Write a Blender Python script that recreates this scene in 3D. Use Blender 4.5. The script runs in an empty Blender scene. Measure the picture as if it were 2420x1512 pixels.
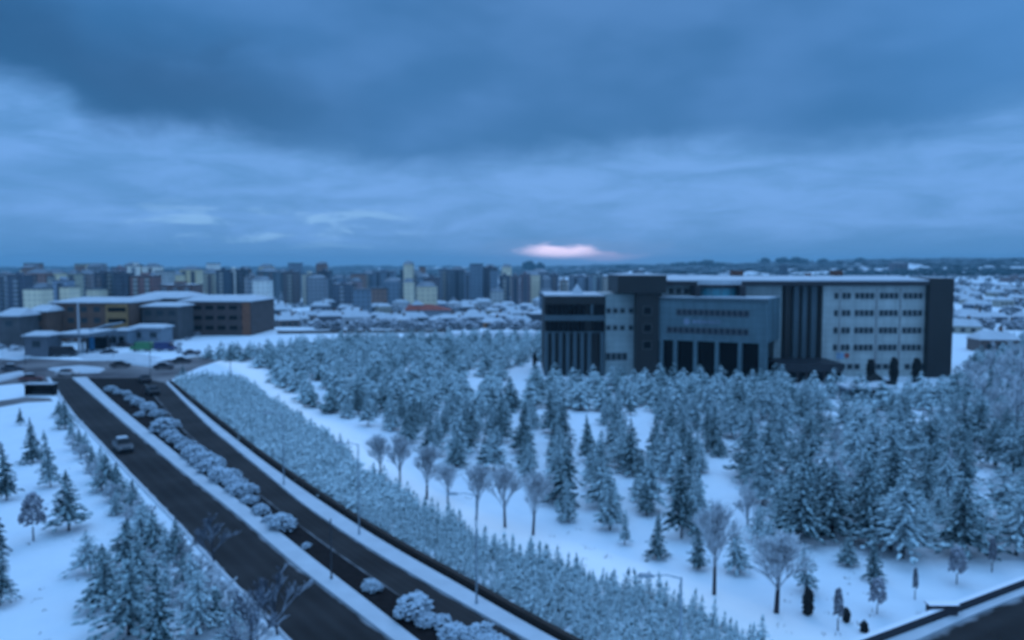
import bpy, math, random
from mathutils import Vector, Matrix, noise
S = bpy.context.scene
COL = S.collection
random.seed(7)
# ------------------------------------------------------------------ camera
H = 23.0                     # camera height over the road
FPX = 804.0; K = 2.36230     # focal length in px of a 1024 frame; photo reading scale (2419 wide)
PITCH = math.atan((756 - 626) / K / FPX)
cd = bpy.data.cameras.new('camera'); cam = bpy.data.objects.new('camera', cd); COL.objects.link(cam)
cam.location = (0, 0, H); cam.rotation_euler = (math.pi / 2 - PITCH, 0, 0)
cd.sensor_width = 36; cd.lens = FPX / 1024 * 36
cd.clip_start = 0.5; cd.clip_end = 30000
cd.dof.use_dof = True; cd.dof.focus_distance = 2.0; cd.dof.aperture_fstop = 3.0   # the photo is out of focus
S.camera = cam
# ------------------------------------------------------------------ colour, world, sun
S.view_settings.view_transform = 'Standard'; S.view_settings.look = 'None'
S.view_settings.exposure = 0.0; S.view_settings.gamma = 1.0
S.render.engine = 'CYCLES'
S.cycles.use_denoising = True
S.cycles.max_bounces = 5; S.cycles.diffuse_bounces = 3; S.cycles.volume_bounces = 0
S.cycles.transparent_max_bounces = 4; S.cycles.sample_clamp_indirect = 3
SUN_EL = math.radians(38); SUN_AZ = math.radians(4)
def srgb(r, g, b):
    f = lambda c: (c / 255 / 12.92) if c / 255 <= 0.04045 else ((c / 255 + 0.055) / 1.055) ** 2.4
    return (f(r), f(g), f(b), 1)
W = bpy.data.worlds.new('World'); S.world = W; W.use_nodes = True
nt = W.node_tree; N = nt.nodes; L = nt.links
for n in list(N): N.remove(n)
def nd(t, **kw):
    n = N.new(t)
    for k, v in kw.items(): setattr(n, k, v)
    return n
def mth(op, a, b=None, c=None, clamp=False):
    n = nd('ShaderNodeMath', operation=op); n.use_clamp = clamp
    for i, x in enumerate((a, b, c)):
        if x is None: continue
        if isinstance(x, (int, float)): n.inputs[i].default_value = x
        else: L.new(x, n.inputs[i])
    return n.outputs[0]
def mixc(f, a, b):
    n = nd('ShaderNodeMix', data_type='RGBA')
    if isinstance(f, (int, float)): n.inputs[0].default_value = f
    else: L.new(f, n.inputs[0])
    for s, x in ((6, a), (7, b)):
        if isinstance(x, tuple): n.inputs[s].default_value = x
        else: L.new(x, n.inputs[s])
    return n.outputs[2]
def smooth(x, lo, hi):
    n = nd('ShaderNodeMapRange', interpolation_type='SMOOTHSTEP')
    L.new(x, n.inputs[0]); n.inputs[1].default_value = lo; n.inputs[2].default_value = hi
    return n.outputs[0]
tc = nd('ShaderNodeTexCoord'); sx = nd('ShaderNodeSeparateXYZ'); L.new(tc.outputs['Generated'], sx.inputs[0])
X, Y, Z = sx.outputs
az = mth('MULTIPLY', mth('ARCTAN2', X, Y), 57.29578)         # degrees right of the view axis
el = mth('MULTIPLY', mth('ARCSINE', Z), 57.29578)            # degrees above the horizon
cb = nd('ShaderNodeCombineXYZ'); L.new(az, cb.inputs[0]); L.new(el, cb.inputs[1])
def nz(sx_, sy_, scale, det=4, rough=.55, off=0., dist=0.):
    m = nd('ShaderNodeMapping'); m.inputs['Scale'].default_value = (sx_, sy_, 1); m.inputs['Location'].default_value = (off, off * .7, off)
    L.new(cb.outputs[0], m.inputs[0])
    n = nd('ShaderNodeTexNoise'); n.inputs['Scale'].default_value = scale; n.inputs['Detail'].default_value = det
    n.inputs['Roughness'].default_value = rough; n.inputs['Distortion'].default_value = dist
    L.new(m.outputs[0], n.inputs['Vector']); return n.outputs[0]
# edge of the dark cloud deck as elevation over azimuth
fc = nd('ShaderNodeFloatCurve'); cur = fc.mapping.curves[0]
pts = [(-60, 15), (-36, 13.0), (-32.5, 11.6), (-29, 10.8), (-27, 9.2), (-24, 8.7), (-20, 8.8), (-16, 7.9), (-11, 7.5), (-6, 6.8), (0, 7.2), (6, 8.3), (12, 8.4), (20, 8.0), (26, 8.0), (32, 9.4), (60, 14)]
xs_ = [((a + 60) / 120, b / 20) for a, b in pts]
cur.points[0].location = xs_[0]; cur.points[-1].location = xs_[-1]
for p in xs_[1:-1]: cur.points.new(*p)
fc.mapping.update()
L.new(mth('MULTIPLY', mth('ADD', az, 60), 1 / 120), fc.inputs[1])
edge = mth('MULTIPLY', fc.outputs[0], 20)
n1 = mth('MULTIPLY', mth('SUBTRACT', nz(1, 1.7, .16, 5, .55, 3.1, .6), .5), 3.4)
d = mth('ADD', mth('SUBTRACT', el, edge), n1)
deck = smooth(d, -1.6, 1.5)
# deck colours: darkest at left, paler streak at the right
core = mth('MULTIPLY', smooth(mth('ADD', az, mth('MULTIPLY', n1, 2)), -5, -24), smooth(d, 8.5, 1.5))
dk = mixc(smooth(nz(.6, 1.4, .12, 3, .5, 9.), .35, .68), srgb(50, 115, 175), srgb(72, 132, 196))
dk = mixc(mth('MULTIPLY', core, .9), dk, srgb(32, 88, 138))
dk = mixc(mth('MULTIPLY', smooth(az, 18, 36), .6), dk, srgb(78, 144, 212))
dk = mixc(mth('MULTIPLY', smooth(d, 4, 0), .35), dk, srgb(44, 114, 172))
# lower bright band with thin horizontal layers
lay = nz(.55, 2.6, .22, 6, .62, 5., .4)
lt = mixc(smooth(lay, .3, .68), srgb(90, 150, 212), srgb(113, 170, 238))
lt = mixc(mth('MULTIPLY', smooth(mth('ADD', el, mth('MULTIPLY', lay, 2.4)), 4.2, 1.9), .8), lt, srgb(78, 142, 202))
wisp = mth('MULTIPLY', smooth(nz(.45, 2.2, .42, 5, .6, 12.7, .4), .48, .62),
           mth('MULTIPLY', mth('MULTIPLY', smooth(el, .9, 1.8), smooth(el, 4.6, 3.2)), mth('MULTIPLY', smooth(az, -29, -22), smooth(az, -5, -10))))
lt = mixc(mth('MULTIPLY', wisp, .65), lt, srgb(150, 204, 255))
sky = mixc(deck, lt, dk)
# dim pink glow low over the town, where the sun stands behind the cloud
rag = mth('MULTIPLY', mth('SUBTRACT', nz(.55, 2.6, .55, 6, .65, 2., .5), .5), 1.5)
def lobe(a0, e0, wa, we):
    return mth('SQRT', mth('ADD', mth('POWER', mth('MULTIPLY', mth('SUBTRACT', az, a0), 1 / wa), 2), mth('POWER', mth('MULTIPLY', mth('SUBTRACT', mth('ADD', el, mth('MULTIPLY', rag, .55)), e0), 1 / we), 2)))
sky = mixc(mth('MULTIPLY', smooth(mth('ADD', lobe(4.6, .8, 9.5, 1.5), mth('MULTIPLY', rag, .4)), 1.1, .1), .28), sky, (.42, .52, .85, 1))
sky = mixc(mth('MULTIPLY', smooth(mth('ADD', lobe(6.6, .62, 2.6, .42), rag), 1.15, .3), .75), sky, (.62, .56, .86, 1))
sky = mixc(mth('MULTIPLY', smooth(mth('ADD', lobe(3.4, .95, 2.9, .55), mth('MULTIPLY', rag, .8)), 1.15, .3), .97), sky, (1.5, 1.22, 1.6, 1))
# thinner, brighter cloud high overhead
sky = mixc(mth('MULTIPLY', smooth(Y, -.05, -.5), .55), sky, (.30, .52, .90, 1))   # unseen sky behind the viewer, brightened to light the facing walls
sky = mixc(smooth(el, 21, 62), sky, (.47, .97, 1.80, 1))
st = nd('ShaderNodeTexSky'); st.sky_type = 'NISHITA'; st.sun_disc = False
st.sun_elevation = SUN_EL; st.sun_rotation = SUN_AZ
bg1 = nd('ShaderNodeBackground'); L.new(sky, bg1.inputs[0]); bg1.inputs[1].default_value = .92
bg2 = nd('ShaderNodeBackground'); L.new(st.outputs[0], bg2.inputs[0]); bg2.inputs[1].default_value = .003
ad = nd('ShaderNodeAddShader'); L.new(bg1.outputs[0], ad.inputs[0]); L.new(bg2.outputs[0], ad.inputs[1])
ow = nd('ShaderNodeOutputWorld'); L.new(ad.outputs[0], ow.inputs[0])
sl = bpy.data.lights.new('sun', 'SUN'); so = bpy.data.objects.new('sun', sl); COL.objects.link(so)
sl.energy = .5; sl.angle = math.radians(40); sl.color = (.62, .72, 1)
so.rotation_euler = (math.pi / 2 - SUN_EL, 0, math.pi - SUN_AZ); so.location = (0, 0, 300)

# ------------------------------------------------------------------ picture reading -> world
cp, sp = math.cos(PITCH), math.sin(PITCH)
def ray(u, v):
    a = (u - 1209.5) / K / FPX; b = (756 - v) / K / FPX
    return Vector((a, cp + b * sp, -sp + b * cp))
def G(u, v, z=0.0):
    r = ray(u, v); t = (z - H) / r.z
    return Vector((r.x * t, r.y * t, z))
def at(u, v, yy):
    r = ray(u, v); t = yy / r.y
    return Vector((r.x * t, yy, H + r.z * t))
def interp(x, xs, ys):
    if x <= xs[0]: return ys[0]
    for i in range(1, len(xs)):
        if x <= xs[i]:
            t = (x - xs[i - 1]) / (xs[i] - xs[i - 1]); t = t * t * (3 - 2 * t)
            return ys[i - 1] + (ys[i] - ys[i - 1]) * t
    return ys[-1]
def tz(x, y):
    b = interp(y, [285, 400, 500, 600, 700, 900, 1300, 2200, 3200, 4500, 8000], [0, -8, -10, -9, -8, -7, -6, -3, 2, 8, 10])
    s = (x / max(y, 1) - .22) / .34; s = min(1, max(0, s)); s = s * s * (3 - 2 * s)
    b += s * interp(y, [285, 480, 700, 1000, 1500, 2200, 3500, 4500, 8000], [0, 8, 8, 12, 16, 18, 28, 36, 34])
    s = (x / max(y, 1) + .02) / .22; s = min(1, max(0, s)); s = s * s * (3 - 2 * s)
    b += s * interp(y, [1300, 2400, 3400, 4500, 8000], [0, 18, 12, 4, 2])
    if y > 290:
        k = min(1, (y - 290) / 300)
        b += k * 1.6 * noise.noise(Vector((x / 120, y / 120, 3))) + min(1, max(0, (y - 1500) / 1500)) * 7 * noise.noise(Vector((x / 600, y / 900, 8)))
    return b

# ------------------------------------------------------------------ materials
MATS = {}
def mat(name, col, rough=.7, noise_amt=.15, nscale=2.0, metal=0., bump=0., col2=None, spec=.5, det=5):
    if name in MATS: return MATS[name]
    m = bpy.data.materials.new(name); m.use_nodes = True; t = m.node_tree
    b = t.nodes['Principled BSDF']; b.inputs['Roughness'].default_value = rough; b.inputs['Metallic'].default_value = metal
    b.inputs['Specular IOR Level'].default_value = spec
    c = t.nodes.new('ShaderNodeTexCoord'); n = t.nodes.new('ShaderNodeTexNoise')
    n.inputs['Scale'].default_value = nscale; n.inputs['Detail'].default_value = det
    t.links.new(c.outputs['Object'], n.inputs['Vector'])
    mx = t.nodes.new('ShaderNodeMix'); mx.data_type = 'RGBA'
    c2 = col2 or tuple(x * (1 - noise_amt * 2) for x in col)
    mx.inputs[6].default_value = (*c2, 1); mx.inputs[7].default_value = (*col, 1)
    r = t.nodes.new('ShaderNodeMapRange'); r.inputs[1].default_value = .35; r.inputs[2].default_value = .65
    t.links.new(n.outputs[0], r.inputs[0]); t.links.new(r.outputs[0], mx.inputs[0]); t.links.new(mx.outputs[2], b.inputs['Base Color'])
    if bump:
        bp = t.nodes.new('ShaderNodeBump'); bp.inputs['Strength'].default_value = bump; bp.inputs['Distance'].default_value = .1
        t.links.new(n.outputs[0], bp.inputs['Height']); t.links.new(bp.outputs[0], b.inputs['Normal'])
    MATS[name] = m; return m
def snowy(name, under, snow=(.80, .84, .90), lo=.15, hi=.65, nscale=3., nstr=.7, under2=None):
    """bare colour with snow lying on whatever faces up, broken by noise"""
    if name in MATS: return MATS[name]
    m = bpy.data.materials.new(name); m.use_nodes = True; t = m.node_tree; K_ = t.nodes; Q = t.links
    b = K_['Principled BSDF']; b.inputs['Roughness'].default_value = .85; b.inputs['Specular IOR Level'].default_value = .2
    g = K_.new('ShaderNodeNewGeometry'); s = K_.new('ShaderNodeSeparateXYZ'); Q.new(g.outputs['Normal'], s.inputs[0])
    n = K_.new('ShaderNodeTexNoise'); n.inputs['Scale'].default_value = nscale; n.inputs['Detail'].default_value = 4
    c = K_.new('ShaderNodeTexCoord'); Q.new(c.outputs['Object'], n.inputs['Vector'])
    a = K_.new('ShaderNodeMath'); a.operation = 'MULTIPLY_ADD'; Q.new(n.outputs[0], a.inputs[0]); a.inputs[1].default_value = nstr; a.inputs[2].default_value = -nstr / 2
    a2 = K_.new('ShaderNodeMath'); a2.operation = 'ADD'; Q.new(s.outputs[2], a2.inputs[0]); Q.new(a.outputs[0], a2.inputs[1])
    r = K_.new('ShaderNodeMapRange'); r.inputs[1].default_value = lo; r.inputs[2].default_value = hi; Q.new(a2.outputs[0], r.inputs[0])
    u = K_.new('ShaderNodeMix'); u.data_type = 'RGBA'; u.inputs[6].default_value = (*under, 1); u.inputs[7].default_value = (*(under2 or under), 1)
    Q.new(n.outputs[0], u.inputs[0])
    mx = K_.new('ShaderNodeMix'); mx.data_type = 'RGBA'; Q.new(r.outputs[0], mx.inputs[0]); Q.new(u.outputs[2], mx.inputs[6]); mx.inputs[7].default_value = (*snow, 1)
    Q.new(mx.outputs[2], b.inputs['Base Color']); MATS[name] = m; return m
def glass(name, col=(.01, .012, .016), rough=.12):
    return mat(name, col, max(rough, .3), .1, .5, spec=.12)
def facade(name, wall, win=(.03, .035, .045), px=2.9, pz=3.0, fx=.5, fz=.45, wash=.6):
    """plain rendered wall with a regular pattern of small dark windows, for far blocks"""
    if name in MATS: return MATS[name]
    m = bpy.data.materials.new(name); m.use_nodes = True; t = m.node_tree; K_ = t.nodes; Q = t.links
    b = K_['Principled BSDF']; b.inputs['Roughness'].default_value = .8
    c = K_.new('ShaderNodeTexCoord'); s = K_.new('ShaderNodeSeparateXYZ'); Q.new(c.outputs['Object'], s.inputs[0])
    def M(op, a, bb=None):
        n = K_.new('ShaderNodeMath'); n.operation = op
        for i, x in enumerate((a, bb)):
            if x is None: continue
            if isinstance(x, (int, float)): n.inputs[i].default_value = x
            else: Q.new(x, n.inputs[i])
        return n.outputs[0]
    xy = M('ADD', s.outputs[0], s.outputs[1])
    a = M('LESS_THAN', M('FRACT', M('DIVIDE', xy, px)), fx)
    z = M('LESS_THAN', M('FRACT', M('DIVIDE', s.outputs[2], pz)), fz)
    w = M('MULTIPLY', M('MULTIPLY', a, z), wash)
    n = K_.new('ShaderNodeTexNoise'); n.inputs['Scale'].default_value = .12; Q.new(c.outputs['Object'], n.inputs['Vector'])
    v = K_.new('ShaderNodeMix'); v.data_type = 'RGBA'; Q.new(n.outputs[0], v.inputs[0]); v.inputs[6].default_value = (*[q * .75 for q in wall], 1); v.inputs[7].default_value = (*[q * 1.15 for q in wall], 1)
    mx = K_.new('ShaderNodeMix'); mx.data_type = 'RGBA'; Q.new(w, mx.inputs[0]); Q.new(v.outputs[2], mx.inputs[6]); mx.inputs[7].default_value = (*win, 1)
    Q.new(mx.outputs[2], b.inputs['Base Color']); MATS[name] = m; return m

snow = mat('snow', (.86, .88, .92), .75, .05, .25, bump=.25, col2=(.78, .81, .87), spec=.2)
roof_snow = mat('roof_snow', (.52, .58, .63), .7, .06, .5, bump=.2, spec=.2)
asphalt = mat('asphalt', (.014, .013, .013), .75, .2, .16, bump=.15, col2=(.030, .028, .028), det=10, spec=.10)
def wet_road(m):
    t = m.node_tree; q = t.nodes; b = q['Principled BSDF']; src = b.inputs['Base Color'].links[0].from_socket
    def M(op, a, bb=None):
        n = q.new('ShaderNodeMath'); n.operation = op
        for i, x in enumerate((a, bb)):
            if x is None: continue
            if isinstance(x, (int, float)): n.inputs[i].default_value = x
            else: t.links.new(x, n.inputs[i])
        return n.outputs[0]
    a = q.new('ShaderNodeAttribute'); a.attribute_name = 'across'; ac = a.outputs['Fac']
    g = q.new('ShaderNodeNewGeometry'); n = q.new('ShaderNodeTexNoise'); n.inputs['Scale'].default_value = .45; n.inputs['Detail'].default_value = 7; t.links.new(g.outputs['Position'], n.inputs[0])
    e = M('ADD', M('MULTIPLY', M('ABSOLUTE', M('SUBTRACT', ac, .5)), 2), M('MULTIPLY', M('SUBTRACT', n.outputs[0], .5), .34))
    r = q.new('ShaderNodeMapRange'); r.inputs[1].default_value = .90; r.inputs[2].default_value = 1.03; t.links.new(e, r.inputs[0])
    tr = M('MULTIPLY', M('POWER', M('ABSOLUTE', M('SINE', M('MULTIPLY', ac, 12.566))), 3), M('MULTIPLY', n.outputs[0], .03))
    f = M('MAXIMUM', M('MULTIPLY', r.outputs[0], .75), tr)
    x = q.new('ShaderNodeMix'); x.data_type = 'RGBA'; t.links.new(f, x.inputs[0]); t.links.new(src, x.inputs[6]); x.inputs[7].default_value = (.42, .46, .5, 1); t.links.new(x.outputs[2], b.inputs['Base Color'])
wet_road(asphalt)
slush = mat('slushy_asphalt', (.22, .21, .21), .6, .2, .08, bump=.2, col2=(.05, .045, .05), det=8, spec=.1)
soil = mat('wet_soil', (.022, .018, .018), .95, .2, 1.5, bump=.3, spec=.05)
# ------------------------------------------------------------------ mesh builder and tagging
class MB:
    def __init__(s): s.v = []; s.f = []
    def add(s, vs, fs):
        o = len(s.v); s.v += [tuple(p) for p in vs]; s.f += [tuple(i + o for i in f) for f in fs]; return s
    def box(s, x0, x1, y0, y1, z0, z1, m=None):
        vs = [Vector((x, y, z)) for z in (z0, z1) for x, y in ((x0, y0), (x1, y0), (x1, y1), (x0, y1))]
        if m is not None: vs = [m @ p for p in vs]
        return s.add(vs, [(0, 3, 2, 1), (4, 5, 6, 7), (0, 1, 5, 4), (1, 2, 6, 5), (2, 3, 7, 6), (3, 0, 4, 7)])
    def prism(s, poly, z0, z1):
        n = len(poly)
        return s.add([(p[0], p[1], z0) for p in poly] + [(p[0], p[1], z1) for p in poly],
                     [tuple(range(n - 1, -1, -1)), tuple(range(n, 2 * n))] + [(i, (i + 1) % n, n + (i + 1) % n, n + i) for i in range(n)])
    def tube(s, a, b, r0, r1, n=6, cap=True):
        a = Vector(a); b = Vector(b); d_ = (b - a)
        if d_.length < 1e-6: return s
        d_.normalize(); e = Vector((0, 0, 1)) if abs(d_.z) < .9 else Vector((1, 0, 0))
        p = d_.cross(e).normalized(); q = d_.cross(p)
        vs = []
        for c, r in ((a, r0), (b, r1)):
            for i in range(n):
                t = 2 * math.pi * i / n; vs.append(c + p * (r * math.cos(t)) + q * (r * math.sin(t)))
        fs = [(i, i + n, (i + 1) % n + n, (i + 1) % n) for i in range(n)]
        if cap: fs += [tuple(range(n)), tuple(range(2 * n - 1, n - 1, -1))]
        return s.add(vs, fs)
    def clump(s, c, rx, ry, rz, rot, rnd, j=.25):
        """small closed irregular octahedron"""
        vs = []
        for p in ((1, 0, 0), (0, 1, 0), (-1, 0, 0), (0, -1, 0), (0, 0, 1), (0, 0, -1)):
            q = Vector((p[0] * rx, p[1] * ry, p[2] * rz)) * (1 + rnd.uniform(-j, j))
            vs.append(Vector(c) + rot @ q)
        return s.add(vs, [(0, 1, 4), (1, 2, 4), (2, 3, 4), (3, 0, 4), (1, 0, 5), (2, 1, 5), (3, 2, 5), (0, 3, 5)])
    def mesh(s, name, m, smooth_=False):
        me = bpy.data.meshes.new(name); me.from_pydata(s.v, [], s.f); me.materials.append(m)
        if smooth_: me.polygons.foreach_set('use_smooth', [True] * len(me.polygons))
        me.update(); return me
    def build(s, name, m, parent=None, smooth_=False, loc=None):
        o = bpy.data.objects.new(name, s.mesh(name, m, smooth_)); COL.objects.link(o)
        if parent: o.parent = parent
        if loc: o.location = loc
        return o
LABELS = {}
def tag(o, label=None, cat=None, group=None, kind=None):
    if label:
        if label in LABELS: print('DUP LABEL', label)
        LABELS[label] = 1; o['label'] = label
    if cat: o['category'] = cat
    if group: o['group'] = group
    if kind: o['kind'] = kind
    return o
def empty(name, loc=(0, 0, 0), rz=0., label=None, cat=None, group=None):
    o = bpy.data.objects.new(name, None); COL.objects.link(o); o.location = loc; o.rotation_euler = (0, 0, rz); o.empty_display_size = .3
    return tag(o, label, cat, group)
def put(name, me, parent=None, loc=(0, 0, 0), rz=0., sc=1., tilt=(0, 0)):
    o = bpy.data.objects.new(name, me); COL.objects.link(o); o.parent = parent; o.location = loc
    o.rotation_euler = (tilt[0], tilt[1], rz); o.scale = sc if isinstance(sc, tuple) else (sc,) * 3; return o
ONES = 'zero first second third fourth fifth sixth seventh eighth ninth tenth eleventh twelfth thirteenth fourteenth fifteenth sixteenth seventeenth eighteenth nineteenth'.split()
TENS = {2: 'twent', 3: 'thirt', 4: 'fort', 5: 'fift', 6: 'sixt', 7: 'sevent', 8: 'eight', 9: 'ninet'}
def ordw(n):
    if n < 20: return ONES[n]
    if n > 99: return 'hundred and ' + ordw(n - 100) if n > 100 else 'hundredth'
    t, o_ = divmod(n, 10); return TENS[t] + ('ieth' if o_ == 0 else 'y ' + ONES[o_])

# ------------------------------------------------------------------ ground, roads, paths
mb = MB()
ys = [-300, -120, -40, 0, 30, 60, 90, 120, 150, 180, 210, 240, 270] + [285 + 15 * i for i in range(60)] + [1200 + 60 * i for i in range(25)] + [2800 + 180 * i for i in range(25)]
ts = [i / 40 for i in range(-40, 41)]
rows = []
for y in ys:
    half = max(260, abs(y) * 1.05 + 120)
    rows.append([(half * t, y, tz(half * t, y)) for t in ts])
nT = len(ts)
mb.add([p for r in rows for p in r], [(i * nT + j, i * nT + j + 1, (i + 1) * nT + j + 1, (i + 1) * nT + j) for i in range(len(ys) - 1) for j in range(nT - 1)])
# far country is a patchwork of snow, scrub and bare ground
gm = bpy.data.materials.new('snow_ground'); gm.use_nodes = True; t = gm.node_tree; q = t.nodes; b = q['Principled BSDF']; b.inputs['Roughness'].default_value = .8; b.inputs['Specular IOR Level'].default_value = .2
g = q.new('ShaderNodeNewGeometry'); sp_ = q.new('ShaderNodeSeparateXYZ'); t.links.new(g.outputs['Position'], sp_.inputs[0])
mp = q.new('ShaderNodeMapping'); mp.inputs['Scale'].default_value = (.02, .008, .02); t.links.new(g.outputs['Position'], mp.inputs[0])
nf = q.new('ShaderNodeTexNoise'); nf.inputs['Scale'].default_value = 1.; nf.inputs['Detail'].default_value = 6; t.links.new(mp.outputs[0], nf.inputs['Vector'])
rr = q.new('ShaderNodeMapRange'); rr.inputs[1].default_value = .46; rr.inputs[2].default_value = .58; t.links.new(nf.outputs[0], rr.inputs[0])
far = q.new('ShaderNodeMapRange'); far.inputs[1].default_value = 270; far.inputs[2].default_value = 380; t.links.new(sp_.outputs[1], far.inputs[0])
mu = q.new('ShaderNodeMath'); mu.operation = 'MULTIPLY'; t.links.new(rr.outputs[0], mu.inputs[0]); t.links.new(far.outputs[0], mu.inputs[1])
nn = q.new('ShaderNodeTexNoise'); nn.inputs['Scale'].default_value = .35; nn.inputs['Detail'].default_value = 6; t.links.new(g.outputs['Position'], nn.inputs['Vector'])
m1 = q.new('ShaderNodeMix'); m1.data_type = 'RGBA'; t.links.new(nn.outputs[0], m1.inputs[0]); m1.inputs[6].default_value = (.64, .74, .82, 1); m1.inputs[7].default_value = (.76, .84, .88, 1)
m2 = q.new('ShaderNodeMix'); m2.data_type = 'RGBA'; t.links.new(mu.outputs[0], m2.inputs[0]); t.links.new(m1.outputs[2], m2.inputs[6]); m2.inputs[7].default_value = (.14, .17, .20, 1)
t.links.new(m2.outputs[2], b.inputs['Base Color'])
bp = q.new('ShaderNodeBump'); bp.inputs['Strength'].default_value = .5; bp.inputs['Distance'].default_value = .7; t.links.new(nn.outputs[0], bp.inputs['Height']); t.links.new(bp.outputs[0], b.inputs['Normal'])
tag(mb.build('ground', gm, smooth_=True), kind='structure')

WR = [(90, 930), (0, 960), (-50, 840), (500, 840), (560, 900), (1230, 1420), (1600, 1640), (640, 1640), (520, 1380), (120, 960)]
def polyline_resample(P, n):
    Ls = [0]
    for a, b_ in zip(P, P[1:]): Ls.append(Ls[-1] + (b_ - a).length)
    out = []
    for i in range(n):
        s_ = Ls[-1] * i / (n - 1); k = 1
        while k < len(P) - 1 and Ls[k] < s_: k += 1
        f = (s_ - Ls[k - 1]) / max(1e-9, Ls[k] - Ls[k - 1]); out.append(P[k - 1].lerp(P[k], f))
    for _ in range(2):     # soften the corners
        out = [out[0]] + [(out[i - 1] + out[i] * 2 + out[i + 1]) / 4 for i in range(1, n - 1)] + [out[-1]]
    return out
def ribbon(name, left, right, z, m, n=60, thick=0.0, kind='structure'):
    A = polyline_resample([G(*p) for p in left], n); B = polyline_resample([G(*p) for p in right], n)
    mb = MB()
    if thick:
        for a, b_ in ((A, B),):
            vs = []
            for p, r in zip(a, b_):
                vs += [(p.x, p.y, 0.), (p.x, p.y, z), (r.x, r.y, z), (r.x, r.y, 0.)]
            fs = []
            for i in range(n - 1):
                o = i * 4
                for k in range(3): fs.append((o + k, o + k + 4, o + k + 5, o + k + 1))
            mb.add(vs, fs)
    else:
        C_ = 12
        mb.add([(*p.lerp(r, c / C_).xy, z) for p, r in zip(A, B) for c in range(C_ + 1)], [(i * (C_ + 1) + c, i * (C_ + 1) + c + 1, (i + 1) * (C_ + 1) + c + 1, (i + 1) * (C_ + 1) + c) for i in range(n - 1) for c in range(C_)])
    ob_ = tag(mb.build(name, m), kind=kind)
    if not thick:
        t_ = ob_.data.attributes.new('across', 'FLOAT', 'POINT'); t_.data.foreach_set('value', [c / 12 for _ in range(n) for c in range(13)])
    return ob_, A, B
# edges read off the photo (2419-wide reading), continued beyond the bottom of the frame
LW = [(118, 893), (150, 945), (180, 985), (290, 1100), (420, 1235), (540, 1365), (640, 1465), (730, 1560), (900, 1760)]
ML = [(170, 893), (225, 940), (290, 997), (420, 1108), (560, 1218), (700, 1340), (850, 1455), (960, 1540), (1200, 1740)]
MR = [(205, 893), (258, 943), (326, 1000), (470, 1117), (600, 1212), (745, 1328), (890, 1440), (1005, 1532), (1250, 1712)]
BR = [(330, 893), (372, 945), (425, 1010), (520, 1095), (625, 1180), (770, 1290), (930, 1400), (1090, 1500), (1420, 1690)]
RR = [(392, 905), (430, 945), (497, 1012), (604, 1100), (715, 1193), (839, 1278), (963, 1354), (1087, 1425), (1220, 1502), (1560, 1690)]
RU = [(398, 904), (441, 945), (510, 1003), (613, 1085), (721, 1163), (844, 1245), (968, 1320), (1091, 1388), (1224, 1467), (1590, 1665)]
WL = [(402, 902), (449, 941), (520, 999), (621, 1078), (729, 1154), (852, 1235), (975, 1309), (1098, 1376), (1232, 1455), (1600, 1653)]
ribbon('road', LW, ML, .016, asphalt)
ribbon('road', BR, RR, .016, asphalt)
ribbon('planting_bed', MR, BR, .012, soil)
ribbon('median', ML, MR, .17, roof_snow, thick=1)
ribbon('pavement', RR, RU, .16, roof_snow, thick=1)
ribbon('verge', [(p[0] - 9, p[1]) for p in LW], LW, .14, roof_snow, thick=1)
_, WA, WB = ribbon('soil_strip', RU, WL, .05, soil, thick=1)
# junction at the far left, slushy asphalt
jn = [G(*p) for p in [(-160, 925), (-160, 850), (60, 846), (200, 852), (380, 852), (470, 842), (560, 838), (470, 868), (398, 900), (392, 905), (330, 893), (205, 893), (170, 893), (118, 893), (128, 915), (60, 905)]]
tag(MB().add([(p.x, p.y, .02) for p in jn], [tuple(range(len(jn)))]).build('junction', slush), kind='structure')
jn = [G(*p) for p in [(-40, 962), (0, 947), (60, 938), (118, 941), (126, 948), (60, 951), (0, 962), (-40, 980)]]
tag(MB().add([(p.x, p.y, .02) for p in jn], [tuple(range(len(jn)))]).build('side_road', slush), kind='structure')
# snow banks that break up the junction
for i, pl in enumerate([[(110, 872), (190, 866), (250, 872), (235, 881), (150, 884)], [(0, 824), (70, 828), (95, 842), (40, 852), (0, 848)], [(170, 838), (330, 836), (385, 846), (330, 854), (200, 850)], [(-30, 895), (55, 878), (60, 886), (-30, 912)], [(280, 858), (350, 852), (400, 858), (360, 868)]]):
    P = [G(*p) for p in pl]; c = sum(P, Vector()) / len(P)
    vs = [(p.x, p.y, .0) for p in P] + [(c.x + (p.x - c.x) * .8, c.y + (p.y - c.y) * .8, .45) for p in P]
    n = len(P)
    tag(MB().add(vs, [(i_, (i_ + 1) % n, n + (i_ + 1) % n, n + i_) for i_ in range(n)] + [tuple(range(n, 2 * n))]).build('snow_bank', roof_snow), kind='structure')
# road at the bottom right, behind its low wall
ribbon('road', [(2060, 1560), (2140, 1528), (2290, 1460), (2419, 1408), (2560, 1352), (2900, 1218)], [(2500, 1760), (2600, 1680), (2700, 1600), (2800, 1540), (2900, 1480), (3200, 1340)], .016, asphalt)
ribbon('pavement', [(2010, 1548), (2100, 1514), (2250, 1457), (2419, 1391), (2560, 1337), (2900, 1209)], [(2060, 1560), (2140, 1528), (2290, 1460), (2419, 1408), (2560, 1352), (2900, 1218)], .14, roof_snow, thick=1)
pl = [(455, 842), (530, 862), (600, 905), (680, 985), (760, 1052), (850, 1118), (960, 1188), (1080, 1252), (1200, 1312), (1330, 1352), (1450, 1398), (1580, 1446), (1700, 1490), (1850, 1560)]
pr = [(560, 842), (640, 880), (700, 930), (760, 985), (850, 1010), (930, 1080), (1040, 1160), (1160, 1215), (1290, 1262), (1420, 1290), (1560, 1335), (1700, 1385), (1850, 1440), (2050, 1520)]
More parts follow.
